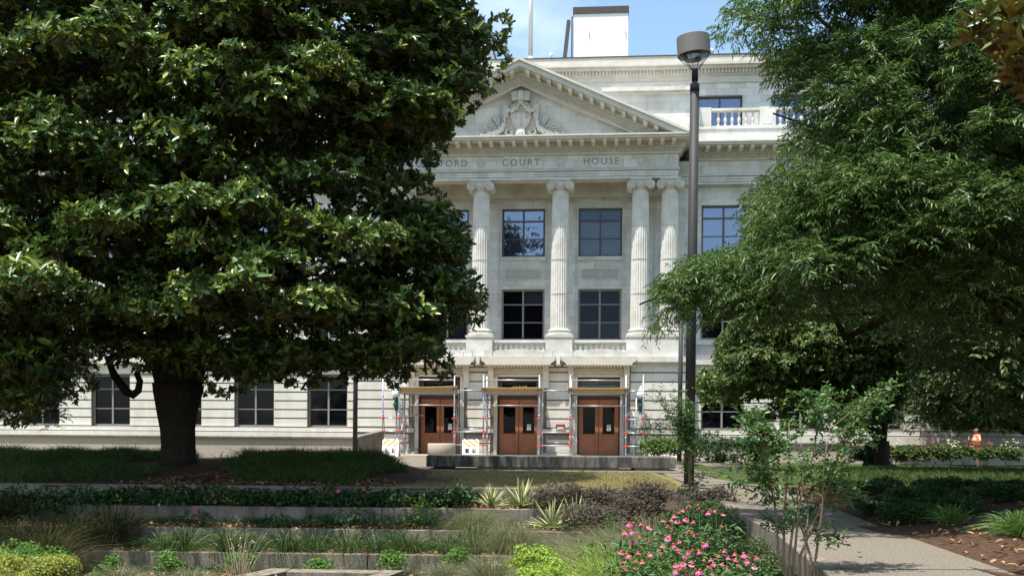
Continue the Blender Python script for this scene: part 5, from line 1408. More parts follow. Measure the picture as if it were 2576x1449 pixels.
def shrub(name, label, px, pytop, Y, wpx, m, leaf=(0.03, 0.016), n=900, kind='rosette', cat='shrub', group=None, k=5, stems=True, dense=1.0, deep=0.8, lump=0.34, bury=0.0):
    """rounded shrub: lumpy shell of leaves over short stems, top seen at pytop, wpx wide"""
    b = near(px, pytop, Y); top = at(px, pytop, Y).z; h = max(0.15, top - b.z); rx = wpx / 2 / FPX * Y; ry = rx * deep
    t = empty(name, tuple(b))
    he = min(h, 1.7 * rx); nl = max(6, int((14 if he == h else 20) * dense)); C = []; Rr = []
    for i in range(nl):
        a = rng.uniform(0, 6.28); q = math.sqrt(rng.random()) * 0.72; zz = rng.uniform(0.12 if he == h else 0.3, 1 - lump * .8) * math.sqrt(max(.1, 1 - q * q * .8))
        C.append((rx * q * math.cos(a), ry * q * math.sin(a), h - he + he * zz + bury)); Rr.append(min(rx, he) * lump * rng.uniform(.75, 1.3) + .02)
    C = np.array(C); Rr = np.array(Rr)
    P, A = on_blobs(C, Rr, max(4, n // nl), 0.8, 0.5, 0.55, 1)
    P[:, 2] = np.clip(P[:, 2], 0.01, None)
    if kind == 'rosette': V, F = rosettes(P, A, k, leaf[0], leaf[1], 1.0, False, 0.0)
    else: V, F = shoots(P, A, k, leaf[0] * 2.6, leaf[0], leaf[1], 0.15)
    mesh_np('foliage', V, F, m, t)
    if stems:
        mb = MB()
        for i in range(7):
            c = C[rnd.randrange(nl)]; mb.tube([(rnd.uniform(-.05, .05), rnd.uniform(-.05, .05), -0.02), (c[0] * .5, c[1] * .5, c[2] * .55), tuple(c)], [0.012, 0.009, 0.004], 5)
        mb.build('stems', M['bark_tan'], t)
    tag(t, label, cat, group); return t

def blades(P, D, L, W, seg=4, droop=0.6, twist=0.0):
    """arching grass blades, tapering strips"""
    n = len(P); D = unit(D); L = np.broadcast_to(L, (n,)); W = np.broadcast_to(W, (n,))
    S = unit(np.cross(D, rand_dirs(n) * 0.5 + np.array([0, -1.0, 0.2])))
    pts = []
    for i in range(seg + 1):
        t = i / seg
        q = P + D * (L * t)[:, None]; q[:, 2] -= droop * L * t * t
        out = D.copy(); out[:, 2] = 0; q += out * (L * t * t * droop * .35)[:, None]
        w = (W * (1 - t) ** 0.7 * .5 + .0004)[:, None] if i else (W * .4)[:, None]
        pts += [q - S * w, q + S * w]
    V = np.stack(pts, 1); k = V.shape[1]
    f = np.array([[2 * i, 2 * i + 1, 2 * i + 3, 2 * i + 2] for i in range(seg)])
    return V.reshape(-1, 3), (f[None] + (np.arange(n) * k)[:, None, None]).reshape(-1, 4)

def grass_clump(name, label, px, pytop, Y, wpx, m, n=500, w=0.006, droop=0.55, seg=4, cat='grass clump', group=None, spread=0.6, seeds=0, seedmat='straw', parent=None, lenk=1.0):
    b = near(px, pytop, Y); top = at(px, pytop, Y).z; h = max(.2, top - b.z); rx = wpx / 2 / FPX * Y
    t = empty(name, tuple(b))
    a = rng.uniform(0, 6.28, n); q = np.sqrt(rng.random(n))
    P = np.stack([np.cos(a) * q * rx * .35, np.sin(a) * q * rx * .35, np.zeros(n)], 1)
    a2 = a + rng.normal(0, .5, n); lean = np.abs(rng.normal(0, spread, n))
    D = np.stack([np.cos(a2) * lean, np.sin(a2) * lean, np.ones(n)], 1)
    Ls = h * 1.12 * lenk * (4 * droop if droop > .5 else 1 / (1 - droop)) * rng.uniform(.45, 1.05, n)
    V, F = blades(P, D, Ls, w * rng.uniform(.7, 1.3, n), seg, droop)
    V[:, 2] = np.maximum(V[:, 2], -0.3)
    mesh_np('blades', V, F, m, t)
    if seeds:
        mb = MB()
        for i in range(seeds):
            a = rnd.uniform(0, 6.28); r_ = rnd.uniform(.1, .6); Lh = h * rnd.uniform(.9, 1.3)
            pts = []
            for j in range(7):
                u = j / 6; pts.append((math.cos(a) * (0.05 + r_ * u * h * .7), math.sin(a) * (0.05 + r_ * u * h * .7), Lh * (u - 0.18 * max(0, u - .6) * 5 * u)))
            mb.tube(pts[:6], 0.0025, 4); mb.tube(pts[4:], [0.007, 0.011, 0.005], 5)
        mb.build('seed_heads', LM[seedmat], t)
    tag(t, label, cat, group); return t

# --- the coneflower bed beside the path
M['petal'] = mat('pink_petal', (0.66, 0.13, 0.33), 0.5, 0.3, trans=0.25)
M['petal_pale'] = mat('pale_pink_petal', (0.72, 0.25, 0.44), 0.5, 0.3, trans=0.25)
M['cone'] = mat('orange_brown_cone', (0.42, 0.10, 0.02), 0.7, 0.2)
def flower_mesh(nm, pm, droop, rad=0.05):
    mb = MB(); n = 14
    for k in range(n):
        a = 2 * math.pi * k / n + rnd.uniform(-.1, .1); c, s = math.cos(a), math.sin(a); r1 = rad * rnd.uniform(.85, 1.1); w = rad * 0.2
        z1 = -droop * r1 * rnd.uniform(.6, 1.3)
        def pt(r, o, z): return (c * r - s * o, s * r + c * o, z)
        mb.add([pt(.008, -w * .4, 0), pt(.008, w * .4, 0), pt(r1 * .6, w, z1 * .4), pt(r1, w * .45, z1), pt(r1, -w * .45, z1), pt(r1 * .6, -w, z1 * .4)], [(0, 1, 2, 5), (5, 2, 3, 4)], 0)
    mb.lathe([(0.004, -0.004), (0.017, 0.0), (0.019, 0.008), (0.014, 0.018), (0.006, 0.023), (0.001, 0.024)], (0, 0, 0), 10, 1)
    me = bpy.data.meshes.new(nm); me.from_pydata(mb.v, [], mb.f); me.materials.append(pm); me.materials.append(M['cone'])
    me.polygons.foreach_set('material_index', mb.mi); me.update(); return me
FM = [flower_mesh('flower', M['petal'], .35), flower_mesh('flower', M['petal'], .8), flower_mesh('flower', M['petal_pale'], .15)]
raw = [(1470,100),(1625,135),(1765,185),(1875,155),(1985,220),(1385,150),(1325,195),(1245,235),(1215,290),(1290,325),(1340,340),(1435,290),(1545,325),(1090,315),(595,350),(650,350),(760,355),(890,415),(520,475),(610,465),(745,560),(885,610),(760,680),(595,705),(470,780),(560,815),(715,790),(885,800),(1040,765),(1165,400),(1215,420),(1195,485),(1155,575),(1190,530),(1330,620),(1240,665),(1305,735),(1300,765),(1480,770),(1445,830),(1530,750),(1620,770),(1695,650),(1545,540),(1475,475),(1960,400),(1080,695),(2000,755),(2155,800),(2285,805),(1915,840),(1700,900),(1800,885),(1835,950),(1970,960),(2165,895),(2335,905),(2475,865),(1285,965),(1385,950),(1510,925),(1510,975),(1385,1005),(1310,1050),(1550,1080),(1635,1050),(1815,1080),(1910,1045),(2195,980),(490,920),(685,910),(505,1010),(680,1010),(780,920),(1700,1110),(1590,1120),(2400,1110),(1930,1120),(2450,1005),(1760,1010),(2100,1060),(2040,1010),(1450,1090),(600,735),(640,620),(820,700),(1260,860),(2060,850)]
fl = [((1700 + x / 5.152) / 1.146, (1440 + y / 5.152) / 1.146) for x, y in raw]
clc = [(1590, 1345, 13.2, 'coneflower clump at the left of the pink flower bed, upper stems spread wide'), (1600, 1420, 12.2, 'coneflower clump at the lower left of the pink flower bed'),
       (1690, 1300, 14.4, 'coneflower clump at the top of the pink flower bed, below the dark shrub'), (1720, 1375, 13.0, 'coneflower clump in the middle of the pink flower bed'),
       (1790, 1290, 14.6, 'coneflower clump at the upper right of the pink flower bed by the pale yucca'), (1745, 1440, 11.8, 'coneflower clump at the bottom middle of the pink flower bed'),
       (1830, 1400, 12.6, 'coneflower clump at the right of the pink flower bed beside the low shrub'), (1890, 1440, 11.8, 'coneflower clump at the lower right corner of the pink flower bed')]
clump = []
for (x, y, Y, lab) in clc:
    b = near(x, y, Y); t = empty('coneflower_plant', tuple(b)); clump.append((t, b, Y, [], x, y)); tag(t, lab, 'flower clump', 'pink coneflowers beside the path')
for (x, y) in fl:
    k = min(range(len(clc)), key=lambda i: (clc[i][0] - x) ** 2 + (clc[i][1] - y) ** 2 * 1.6)
    t, b, Y, lst, _, _ = clump[k]; p = at(x, y, Y + rnd.uniform(-.25, .25)); lst.append(p)
    o = bpy.data.objects.new('flower', rnd.choice(FM)); col.objects.link(o); o.parent = t
    o.location = p - b; o.rotation_euler = (rnd.gauss(.15, .25), rnd.gauss(0, .25), rnd.uniform(0, 6)); s = rnd.uniform(.65, 1.0); o.scale = (s, s, s * 1.1)
for (t, b, Y, lst, cx, cy) in clump:
    mb = MB(); Cs = []; As = []
    for p in lst:
        q = p - b; g = Vector((q.x * .55 + rnd.uniform(-.06, .06), q.y * .55, 0)); m_ = g.lerp(q, .55) + Vector((rnd.uniform(-.03, .03), rnd.uniform(-.03, .03), 0))
        mb.tube([g, m_, q], [0.005, 0.004, 0.0035], 5)
        for k in range(9):
            c = g.lerp(q, rnd.uniform(.1, .8)); Cs.append(tuple(c)); As.append((rnd.gauss(0, 1), rnd.gauss(0, 1), rnd.gauss(.2, .4)))
    hz = max(.4, np.mean([(p - b).z for p in lst])) if lst else .7
    for k in range(700):
        Cs.append((rnd.gauss(0, .24), rnd.gauss(0, .24), rnd.uniform(.05, .88) * hz)); As.append((rnd.gauss(0, 1), rnd.gauss(0, 1), rnd.gauss(.3, .4)))
    mb.build('stems', LM['cone'], t)
    D = np.array(As); V, F = leaves(np.array(Cs), D, rand_dirs(len(D)) * .5 + np.array([0, 0, 1.]), rng.uniform(.08, .15, len(D)), rng.uniform(.022, .04, len(D)), .15, .3, True)
    mesh_np('foliage', V, F, LM['cone'], t)

# --- lime and gold shrubs, small bright shrubs in front of the lowest wall
shrub('lime_shrub', 'upper lime green shrub left of the bright grass at bottom centre', 1345, 1346, 15.2, 150, LM['lime'], (0.035, 0.019), 1500, k=5, deep=.9, group='lime green shrubs')
shrub('lime_shrub', 'lower lime green shrub at the bottom edge, nearest the camera', 1380, 1388, 12.9, 175, LM['lime'], (0.035, 0.019), 1700, k=5, deep=.9, group='lime green shrubs')
shrub('gold_shrub', 'broad golden tipped shrub in the bottom left corner', 30, 1385, 16.5, 260, LM['gold'], (0.032, 0.018), 2600, k=5, deep=1, dense=1.5)
shrub('gold_shrub', 'golden green shrub right of the corner shrub at bottom left', 150, 1378, 17.0, 140, LM['gold'], (0.032, 0.018), 1400, k=5, deep=1)
shrub('green_shrub', 'darker green mound behind the golden corner shrub', 70, 1352, 18.2, 300, LM['bright'], (0.035, 0.019), 2000, k=5, deep=.7, dense=1.4)
for i, (x, y, w, lab) in enumerate([(430, 1372, 92, 'small bright shrub in front of the lowest wall, nearest the gold corner shrub'), (608, 1372, 88, 'small bright shrub in front of the lowest wall, left of the planter rim'), (806, 1386, 76, 'small bright shrub directly behind the angular planter rim'),
                                    (985, 1372, 84, 'small bright shrub just right of the planter rim'), (1152, 1364, 92, 'small bright shrub nearest the wispy seed grasses'), (275, 1385, 90, 'loose leggy green shrub between the gold shrub and the first small bright shrub')]):
    shrub('green_shrub', lab, x, y, 20.4, w, LM['bright'], (0.045, 0.024), 420, k=5, group='small bright shrubs along the lowest wall')
# --- purple loropetalum
for (x, y, Y, w, lab) in ((1415, 1214, 23.9, 170, 'purple brown shrub just right of the upper yuccas'), (1500, 1218, 23.7, 170, 'purple brown shrub, second from the left in its row'), (1580, 1224, 23.4, 180, 'purple brown shrub, middle of the row, leaning forward over the wall'),
                          (1645, 1208, 23.8, 150, 'tallest purple brown shrub, left of the lamp post base'), (1500, 1262, 22.6, 190, 'lower purple brown shrub in the front of the row'), (1795, 1208, 20.6, 140, 'grey purple shrub right of the lamp post base by the path')):
    shrub('purple_shrub', lab, x, y, Y, w, LM['purple'], (0.045, 0.024), 1700, 'shoot', k=6, group='purple brown shrubs', deep=.7, lump=.42)
# --- low shrubs between coneflowers and the path wall
shrub('low_shrub', 'fine leaved low shrub between the coneflowers and the path wall', 1885, 1328, 14.6, 180, LM['low'], (0.026, 0.013), 2600, deep=1.0)
shrub('low_shrub', 'smaller low shrub behind the coneflowers at the path wall, with dead leaves', 1835, 1282, 16.4, 120, LM['low'], (0.028, 0.014), 1200)
shrub('low_shrub', 'brown tinged low shrub in front of the path wall, left of the sapling', 1935, 1352, 13.0, 170, LM['low'], (0.026, 0.013), 2200, deep=1.0)
shrub('low_shrub', 'dark green low shrub at the foot of the sapling stems', 1955, 1392, 12.0, 170, LM['dark'], (0.04, 0.02), 1500, deep=1.0)

shrub('low_shrub', 'green low shrub spilling against the path wall below the lamp post', 1765, 1226, 19.4, 130, LM['low'], (0.03, 0.015), 1500, deep=1.0)
shrub('low_shrub', 'green low shrub against the path wall right of the grey purple shrub', 1818, 1258, 17.2, 130, LM['low'], (0.03, 0.015), 1500, deep=1.0)
shrub('low_shrub', 'loose weedy shrub behind the top coneflowers', 1720, 1262, 17.0, 130, LM['cone'], (0.05, 0.02), 900, deep=1.0)
# --- yuccas
def yucca(label, px, pyb, Y, Lh, n=46):
    b = near(px, pyb, Y); t = empty('yucca', tuple(b))
    a = rng.uniform(0, 6.28, n); el = rng.uniform(.15, 1.55, n) ** 1.0
    D = np.stack([np.cos(a) * np.cos(el), np.sin(a) * np.cos(el), np.sin(el)], 1)
    L = Lh * rng.uniform(.75, 1.1, n); P = D * 0.03 + np.array([0, 0, .05])
    V, F = blades(P, D, L, np.full(n, .044), 3, 0.08); mesh_np('leaf_centres', V, F, LM['yucca'], t)
    V, F = blades(P + np.array([0, 0.004, -.003]), D, L * .96, np.full(n, .062), 3, 0.08); mesh_np('leaf_edges', V, F, LM['yucca_g'], t)
    tag(t, label, 'yucca', 'variegated yuccas on the terraces')
yucca('cream striped yucca, upper left of the four on the terraces', 1236, 1255, 24.2, .58)
yucca('cream striped yucca, upper right one beside the purple shrubs', 1312, 1262, 24.2, .74)
yucca('cream striped yucca on the second terrace, the lower left one', 1388, 1310, 23.0, .72)
yucca('cream striped yucca lowest on the terraces, with pale splayed leaves', 1448, 1330, 22.85, .85)
yucca('thin pale yucca poking up among the coneflowers', 1795, 1340, 14.4, .5, 16)

# --- ornamental grasses
grass_clump('fountain_grass', 'large wispy fountain grass on the middle terraces left of the yuccas', 1190, 1286, 22.9, 170, LM['fountain'], 2200, .004, .7, 5, spread=.9)
grass_clump('fountain_grass', 'wispy fountain grass below the yuccas at centre', 1285, 1318, 21.9, 165, LM['fountain'], 2200, .004, .7, 5, spread=.9)
grass_clump('fountain_grass', 'brownish fountain grass between the lime shrubs and the coneflowers', 1480, 1362, 17.5, 120, LM['fountain'], 2000, .004, .7, 5, spread=.8)
grass_clump('fountain_grass', 'hazy fountain grass below the purple shrubs', 1560, 1330, 19.5, 120, LM['fountain'], 2000, .004, .7, 5, spread=.8)
grass_clump('fountain_grass', 'hazy fountain grass behind the left coneflowers', 1645, 1312, 17.5, 125, LM['fountain'], 2000, .004, .7, 5, spread=.8)
grass_clump('seed_grass', 'silvery grass with curled seed heads at bottom, right of the planter rim', 1235, 1400, 17.5, 140, LM['fountain'], 800, .005, .6, 5, seeds=22, spread=.7)
grass_clump('seed_grass', 'silvery grass with tall seed stalks behind the bottom edge near the middle', 1120, 1415, 18.0, 110, LM['fountain'], 500, .005, .6, 5, seeds=12, spread=.7)
grass_clump('seed_grass', 'thin straw stalks rising at the bottom left of the planter rim', 600, 1330, 18.0, 120, LM['straw'], 40, .005, .3, 5, seeds=10, spread=.3)
grass_clump('seed_grass', 'low straw grass along the bottom edge right of the gold shrub', 300, 1425, 17.2, 130, LM['fountain'], 700, .006, .6, 5, seeds=16, spread=.9)
grass_clump('seed_grass', 'low straw grass at the bottom edge left of the planter rim', 480, 1430, 17.0, 140, LM['fountain'], 700, .006, .6, 5, seeds=10, spread=.9)
for (x, y, Y, w, lab) in ((1508, 1390, 13.6, 130, 'bright yellow green grass tuft right of the lime shrubs'), (1560, 1385, 13.0, 160, 'bright yellow green grass tuft touching the left coneflowers'), (1550, 1420, 12.4, 150, 'bright yellow green grass tuft at the bottom edge')):
    grass_clump('grass_tuft', lab, x, y, Y, w, LM['tuft'], 700, .008, .65, 5, spread=.8, group='bright grass tufts')
for (x, y, Y, w, lab) in ((40, 1305, 22.3, 170, 'brownish grass mass at the left edge on the lower terraces'), (170, 1300, 22.2, 160, 'brownish grass mass right of the left edge grasses'), (290, 1275, 22.9, 130, 'dark brown grass clump in front of the second wall on the left'), (20, 1238, 24.0, 80, 'small brownish grass tuft at the left edge below the top wall'), (110, 1330, 20.5, 170, 'brownish grass mass just behind the golden corner shrub')):
    grass_clump('brown_grass', lab, x, y, Y, w, LM['browngrass'], 1100, .008, .6, 4, spread=.9, group='brownish grasses on the left terraces')
lx = [400, 480, 560, 640, 720, 800, 880, 960, 1040, 1110, 1180]
wh = ['nearest the left brown grasses', 'second in its row from the brown grasses', 'third in its row from the brown grasses', 'fourth in its row, above a small bright shrub', 'fifth in its row, middle left', 'sixth in its row, the middle one', 'seventh in its row, right of the middle', 'fourth from the right end of its row', 'third from the right end of its row', 'second from the right end of its row', 'last at the right end of its row']
for x, w_ in zip(lx, wh):
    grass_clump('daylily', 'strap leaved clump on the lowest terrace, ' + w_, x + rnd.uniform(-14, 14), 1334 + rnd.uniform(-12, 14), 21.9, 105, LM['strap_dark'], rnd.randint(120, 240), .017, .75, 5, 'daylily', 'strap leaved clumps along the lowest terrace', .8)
# right bed clumps
grass_clump('daylily', 'large arching yellow green clump at the right edge beside the path', 2585, 1290, 12.6, 220, LM['daylily'], 900, .011, .6, 6, 'daylily', None, .75)
grass_clump('daylily', 'dry tipped small clump on the mulch left of the large right edge clump', 2395, 1268, 14.5, 110, LM['daylily'], 160, .012, .5, 5, 'daylily', None, .6)
for (x, y, Y, w, lab) in ((2235, 1268, 17.0, 170, 'low dark shrub nearest the path on the right bank'), (2340, 1238, 18.5, 220, 'low dark shrub in the middle of the right bank'), (2470, 1225, 19.0, 240, 'low dark shrub toward the right edge of the bank'), (2400, 1262, 15.8, 180, 'low shrub in front on the right bank behind the small clump'), (2560, 1240, 16.5, 180, 'low dark shrub at the right edge behind the large clump'), (2150, 1225, 21.5, 170, 'low dark shrub farthest up the path on the right bank'), (2290, 1215, 21.5, 240, 'low dark shrub at the back of the right bank by the liriope'), (2300, 1285, 15.5, 150, 'lowest dark shrub on the mulch, closest to the path corner')):
    shrub('bank_shrub', lab, x, y - 8, Y, w * 1.2, LM['dark'], (0.045, 0.022), 2000, 'shoot', k=5, group='low dark shrubs on the right bank', deep=1.0, lump=.4)

# --- shaded leafy plants on the top terrace bed
def leafy(label, px, pyt, Y, w, n=420, m='dark', flowers=(), L=.13, W=.055):
    b = near(px, pyt, Y); top = at(px, pyt, Y).z; h = max(.2, top - b.z); rx = w / 2 / FPX * Y
    t = empty('leafy_plant', tuple(b)); a = rng.uniform(0, 6.28, n); q = np.sqrt(rng.random(n)) * rx
    zz = h * (1 - (q / rx) ** 2 * .5) * np.sqrt(rng.uniform(.12, 1.15, n))
    P = np.stack([q * np.cos(a), q * np.sin(a) * .7, zz], 1); D = np.stack([np.cos(a), np.sin(a), rng.normal(0, .4, n)], 1)
    V, F = leaves(P, D + rng.normal(0, .4, D.shape), rand_dirs(n) * .4 + np.array([0, 0, 1.]), L * rng.uniform(.7, 1.2, n), W * rng.uniform(.7, 1.2, n), .15, .3, True)
    mesh_np('foliage', V, F, LM[m], t); mb = MB()
    for i in range(8):
        c = P[rnd.randrange(n)]; mb.tube([(0, 0, 0), tuple(c * np.array([.5, .5, .6])), tuple(c)], 0.005, 5)
    for (fx, fy) in flowers:
        p = at(fx, fy, Y - .05) - b; mb.tube([(p.x * .6, p.y * .6, 0), tuple(p)], 0.005, 5)
        o = bpy.data.objects.new('flower', FM[rnd.randrange(2)]); col.objects.link(o); o.parent = t; o.location = p; s = rnd.uniform(1.1, 1.5); o.scale = (s, s, s); o.rotation_euler = (.5, rnd.gauss(0, .3), 0)
    mb.build('stems', LM['cone'], t); tag(t, label, 'leafy plant', 'leafy plants on the upper terraces')
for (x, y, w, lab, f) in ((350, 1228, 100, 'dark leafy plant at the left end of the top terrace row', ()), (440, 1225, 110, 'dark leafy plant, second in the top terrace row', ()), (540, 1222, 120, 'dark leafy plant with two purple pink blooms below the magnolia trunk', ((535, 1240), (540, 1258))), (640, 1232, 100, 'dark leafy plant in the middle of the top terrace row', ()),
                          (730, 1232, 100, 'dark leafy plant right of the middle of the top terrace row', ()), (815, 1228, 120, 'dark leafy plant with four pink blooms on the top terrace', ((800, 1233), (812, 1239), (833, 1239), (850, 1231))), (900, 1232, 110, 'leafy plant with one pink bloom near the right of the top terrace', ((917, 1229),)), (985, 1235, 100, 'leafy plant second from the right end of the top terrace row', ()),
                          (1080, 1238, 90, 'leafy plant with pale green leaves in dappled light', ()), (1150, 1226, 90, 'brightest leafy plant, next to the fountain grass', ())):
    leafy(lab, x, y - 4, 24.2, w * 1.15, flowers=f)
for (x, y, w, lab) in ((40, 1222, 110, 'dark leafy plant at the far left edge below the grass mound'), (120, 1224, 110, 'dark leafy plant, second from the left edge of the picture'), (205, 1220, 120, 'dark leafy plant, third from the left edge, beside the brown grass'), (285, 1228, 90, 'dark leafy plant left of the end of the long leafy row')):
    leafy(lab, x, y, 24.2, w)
for (x, y, w, lab, f) in ((495, 1290, 60, 'sparse plant with three pink blooms in front of the second wall', ((490, 1283), (482, 1300), (496, 1301))), (700, 1300, 60, 'sparse small plant in front of the second wall, left of the next', ()), (800, 1300, 60, 'sparse small plant in front of the second wall with a low purple bloom', ((716, 1327),)), (890, 1283, 90, 'taller leafy plant in front of the second wall', ()), (1000, 1300, 70, 'small plant in front of the second wall, left of the bright sprout', ()), (1068, 1262, 50, 'bright green upright sprout against the second wall', ())):
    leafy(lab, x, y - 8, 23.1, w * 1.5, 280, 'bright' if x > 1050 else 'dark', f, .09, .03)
# upright milkweeds
def milkweed(label, px, pyt, Y, L=.1, cat='leafy plant'):
    b = near(px, pyt, Y); top = at(px, pyt, Y).z; h = top - b.z; t = empty('milkweed', tuple(b)); mb = MB(); Cs = []; As = []
    for s in range(4):
        dx, dy = rnd.uniform(-.1, .1), rnd.uniform(-.06, .06); hh = h * rnd.uniform(.8, 1.0); mb.tube([(dx * .4, dy * .4, 0), (dx, dy, hh)], 0.006, 5)
        for k in range(34): Cs.append((dx, dy, hh * (0.35 + .65 * k / 33))); a = k * 2.4; As.append((math.cos(a), math.sin(a), .35))
    V, F = leaves(np.array(Cs), np.array(As), rand_dirs(len(Cs)) * .3 + np.array([0, 0, 1.]), L, .022, .1, .35, True); mesh_np('foliage', V, F, LM['bright'], t); mb.build('stems', LM['cone'], t); tag(t, label, cat)
milkweed('upright green milkweed left of the coneflowers', 1492, 1352, 15.5)
milkweed('slim upright green plant in front of the purple shrubs', 1535, 1262, 21.0, .09)

# --- shrubs by lamp post and at the building
b = Vector((at(1735, 1230, 24.4).x, 24.4, -0.4)); t = empty('climbing_shrub', tuple(b)); mb = MB(); Cs = []; As = []
for (x, y) in ((1655, 975), (1690, 985), (1720, 975), (1735, 1010), (1700, 1020), (1725, 1060), (1680, 1040), (1745, 1090), (1715, 1100), (1735, 1140), (1730, 1170), (1690, 1000), (1720, 1030), (1740, 1045), (1640, 1000), (1735, 1120), (1708, 1065), (1850, 1190), (1780, 1190), (1760, 1205)):
    q = at(x, y, 24.4 + rnd.uniform(-.2, .3)); s = Vector((b.x + rnd.uniform(-.05, .05), b.y, min(q.z - .3, 0.4 + rnd.random())))
    if x > 1770: s = Vector((b.x, b.y, q.z - .1))
    mb.tube([b - b, (s - b), (s.lerp(q, .5) - b) + Vector((.03, 0, .02)), q - b], [0.012, 0.01, 0.006, 0.003], 5)
    nn = 60 if x < 1770 else 14
    for k in range(nn):
        c = s.lerp(q, rnd.uniform(.3, 1.05)) + Vector((rnd.gauss(0, .07), rnd.gauss(0, .09), rnd.gauss(0, .07))) - b; Cs.append(tuple(c)); As.append((rnd.gauss(0, 1), rnd.gauss(0, 1), rnd.gauss(.4, .5)))
V, F = shoots(np.array(Cs), np.array(As), 6, .14, .05, .026, .1); mesh_np('foliage', V, F, LM['crape'], t); mb.build('stems', M['bark_tan'], t)
tag(t, 'slender leafy shrub climbing around the lamp post', 'shrub')
shrub('nandina', 'bright green rounded shrub at the right end of the scaffold', 1672, 1088, 44.0, 145, LM['hedge'], (0.11, 0.05), 1100, k=5, deep=.8)
shrub('hedge_shrub', 'dark rounded hedge shrub right of the lamp post', 1795, 1078, 44.0, 190, LM['dark'], (0.11, 0.05), 1100, k=5, deep=.8, group='hedge shrubs before the right wing')
shrub('hedge_shrub', 'dark hedge shrub behind the sapling leaves', 1895, 1090, 44.5, 170, LM['dark'], (0.11, 0.05), 1000, k=5, deep=.8, group='hedge shrubs before the right wing')
shrub('airy_shrub', 'airy pale green shrub in front of the right lantern wall', 1655, 1030, 47.0, 110, LM['grey'], (0.1, 0.03), 420, 'shoot', k=5, deep=.8, lump=.5)
shrub('hedge_shrub', 'dark rounded bush at the foot of the spreading tree', 2190, 1095, 40.5, 130, LM['dark'], (0.11, 0.05), 900, k=5, group='hedge shrubs before the right wing')
# flowering bed before the right wall
M['rose'] = mat('dusky_red_bloom', (0.30, 0.03, 0.05), 0.6, trans=0.2); M['cream'] = mat('cream_bloom', (0.55, 0.55, 0.3), 0.6, trans=0.2)
for i, (x, y, w, m_, lab) in enumerate([(2250, 1112, 60, 'cream', 'pale flowered bush at the left end of the flower bed'), (2300, 1112, 60, 'rose', 'dusky red bush in the flower bed, second from its left end'), (2345, 1108, 60, 'rose', 'taller red flowered bush left of the strolling person'), (2390, 1112, 56, 'cream', 'cream flowered bush between red ones, left of the person'),
                                        (2430, 1110, 50, 'rose', 'red flowered bush touching the person on the left'), (2480, 1116, 50, 'rose', 'red flowered bush right of the person'), (2536, 1112, 56, 'cream', 'cream yellow flowered bush at the right end of the flower bed')]):
    t = shrub('flowering_bush', lab, x, y, 45.2, w * 1.25, LM['under'], (0.09, 0.045), 800, k=5, group='flowering bushes in the right bed', deep=.6)
    n = 34; top = at(x, y, 45.2).z - t.location.z; a = rng.uniform(0, 6.28, n); rx = w / 2 / FPX * 45.2
    P = np.stack([np.cos(a) * rx * rng.random(n), np.sin(a) * rx * .6 * rng.random(n) - .1, top * rng.uniform(.6, 1.12, n)], 1)
    V, F = rosettes(P, rand_dirs(n) * .5 + np.array([0, -.3, 1.]), 4, .05, .038, 1.2, False); mesh_np('blooms', V, F, M[m_], t)['kind'] = 'stuff'

# ================================================================== GRASS, LIRIOPE, LITTER
def stuff(name, V, F, m, label): 
    o = mesh_np(name, V, F, m); tag(o, label, 'ground cover', None, 'stuff'); return o
def scatter(n, x0, x1, y0, y1, keep):
    X = rng.uniform(x0, x1, n); Y = rng.uniform(y0, y1, n); k = keep(X, Y); return X[k], Y[k]
# liriope bank on the mound
def bank_keep(X, Y):
    tx, ty = tb.x, 28.6
    d = np.hypot((X - tx) / 1.5, (Y - ty + 0.4) / 1.0)
    rightend = X < -2.9 - 0.35 * np.abs(Y - 29)
    gap = (np.abs(X - tx - 0.5) < 1.0) & (Y > 29)
    front = Y > 25.7 + 2.2 * np.exp(-((X - tx - 0.9) / 1.5) ** 2) + 0.25 * np.sin(X * 2.1)
    return (d > 1) & rightend & ~gap & front
X, Y = scatter(60000, -17, -2.4, 25.6, 32.5, bank_keep)
Z = g_mound(X, Y); n = len(X)
D = np.stack([rng.normal(0, .42, n), rng.normal(0, .42, n), np.ones(n)], 1)
V, F = blades(np.stack([X, Y, Z], 1), D, rng.uniform(.36, .66, n) * (1 + .4 * np.sin(X * 2.7) * np.sin(Y * 2.1 + X)) + (rng.random(n) > .93) * .25, rng.uniform(.008, .015, n), 3, .5); stuff('liriope_bank', V, F, LM['liriope'], 'dense dark liriope grass covering the mound round the magnolia')
X, Y = scatter(46000, 7.4, 19, 23.5, 35.5, lambda X, Y: (X > 7.6 + 0.28 * (Y - 24) * .6 + .4 * np.sin(Y * 1.3)))
n = len(X); D = np.stack([rng.normal(0, .42, n), rng.normal(0, .42, n), np.ones(n)], 1)
V, F = blades(np.stack([X, Y, g_right(X, Y)], 1), D, rng.uniform(.3, .6, n), rng.uniform(.009, .016, n), 3, .5); stuff('liriope_bank', V, F, LM['liriope'], 'dense dark liriope grass on the shaded right bank')
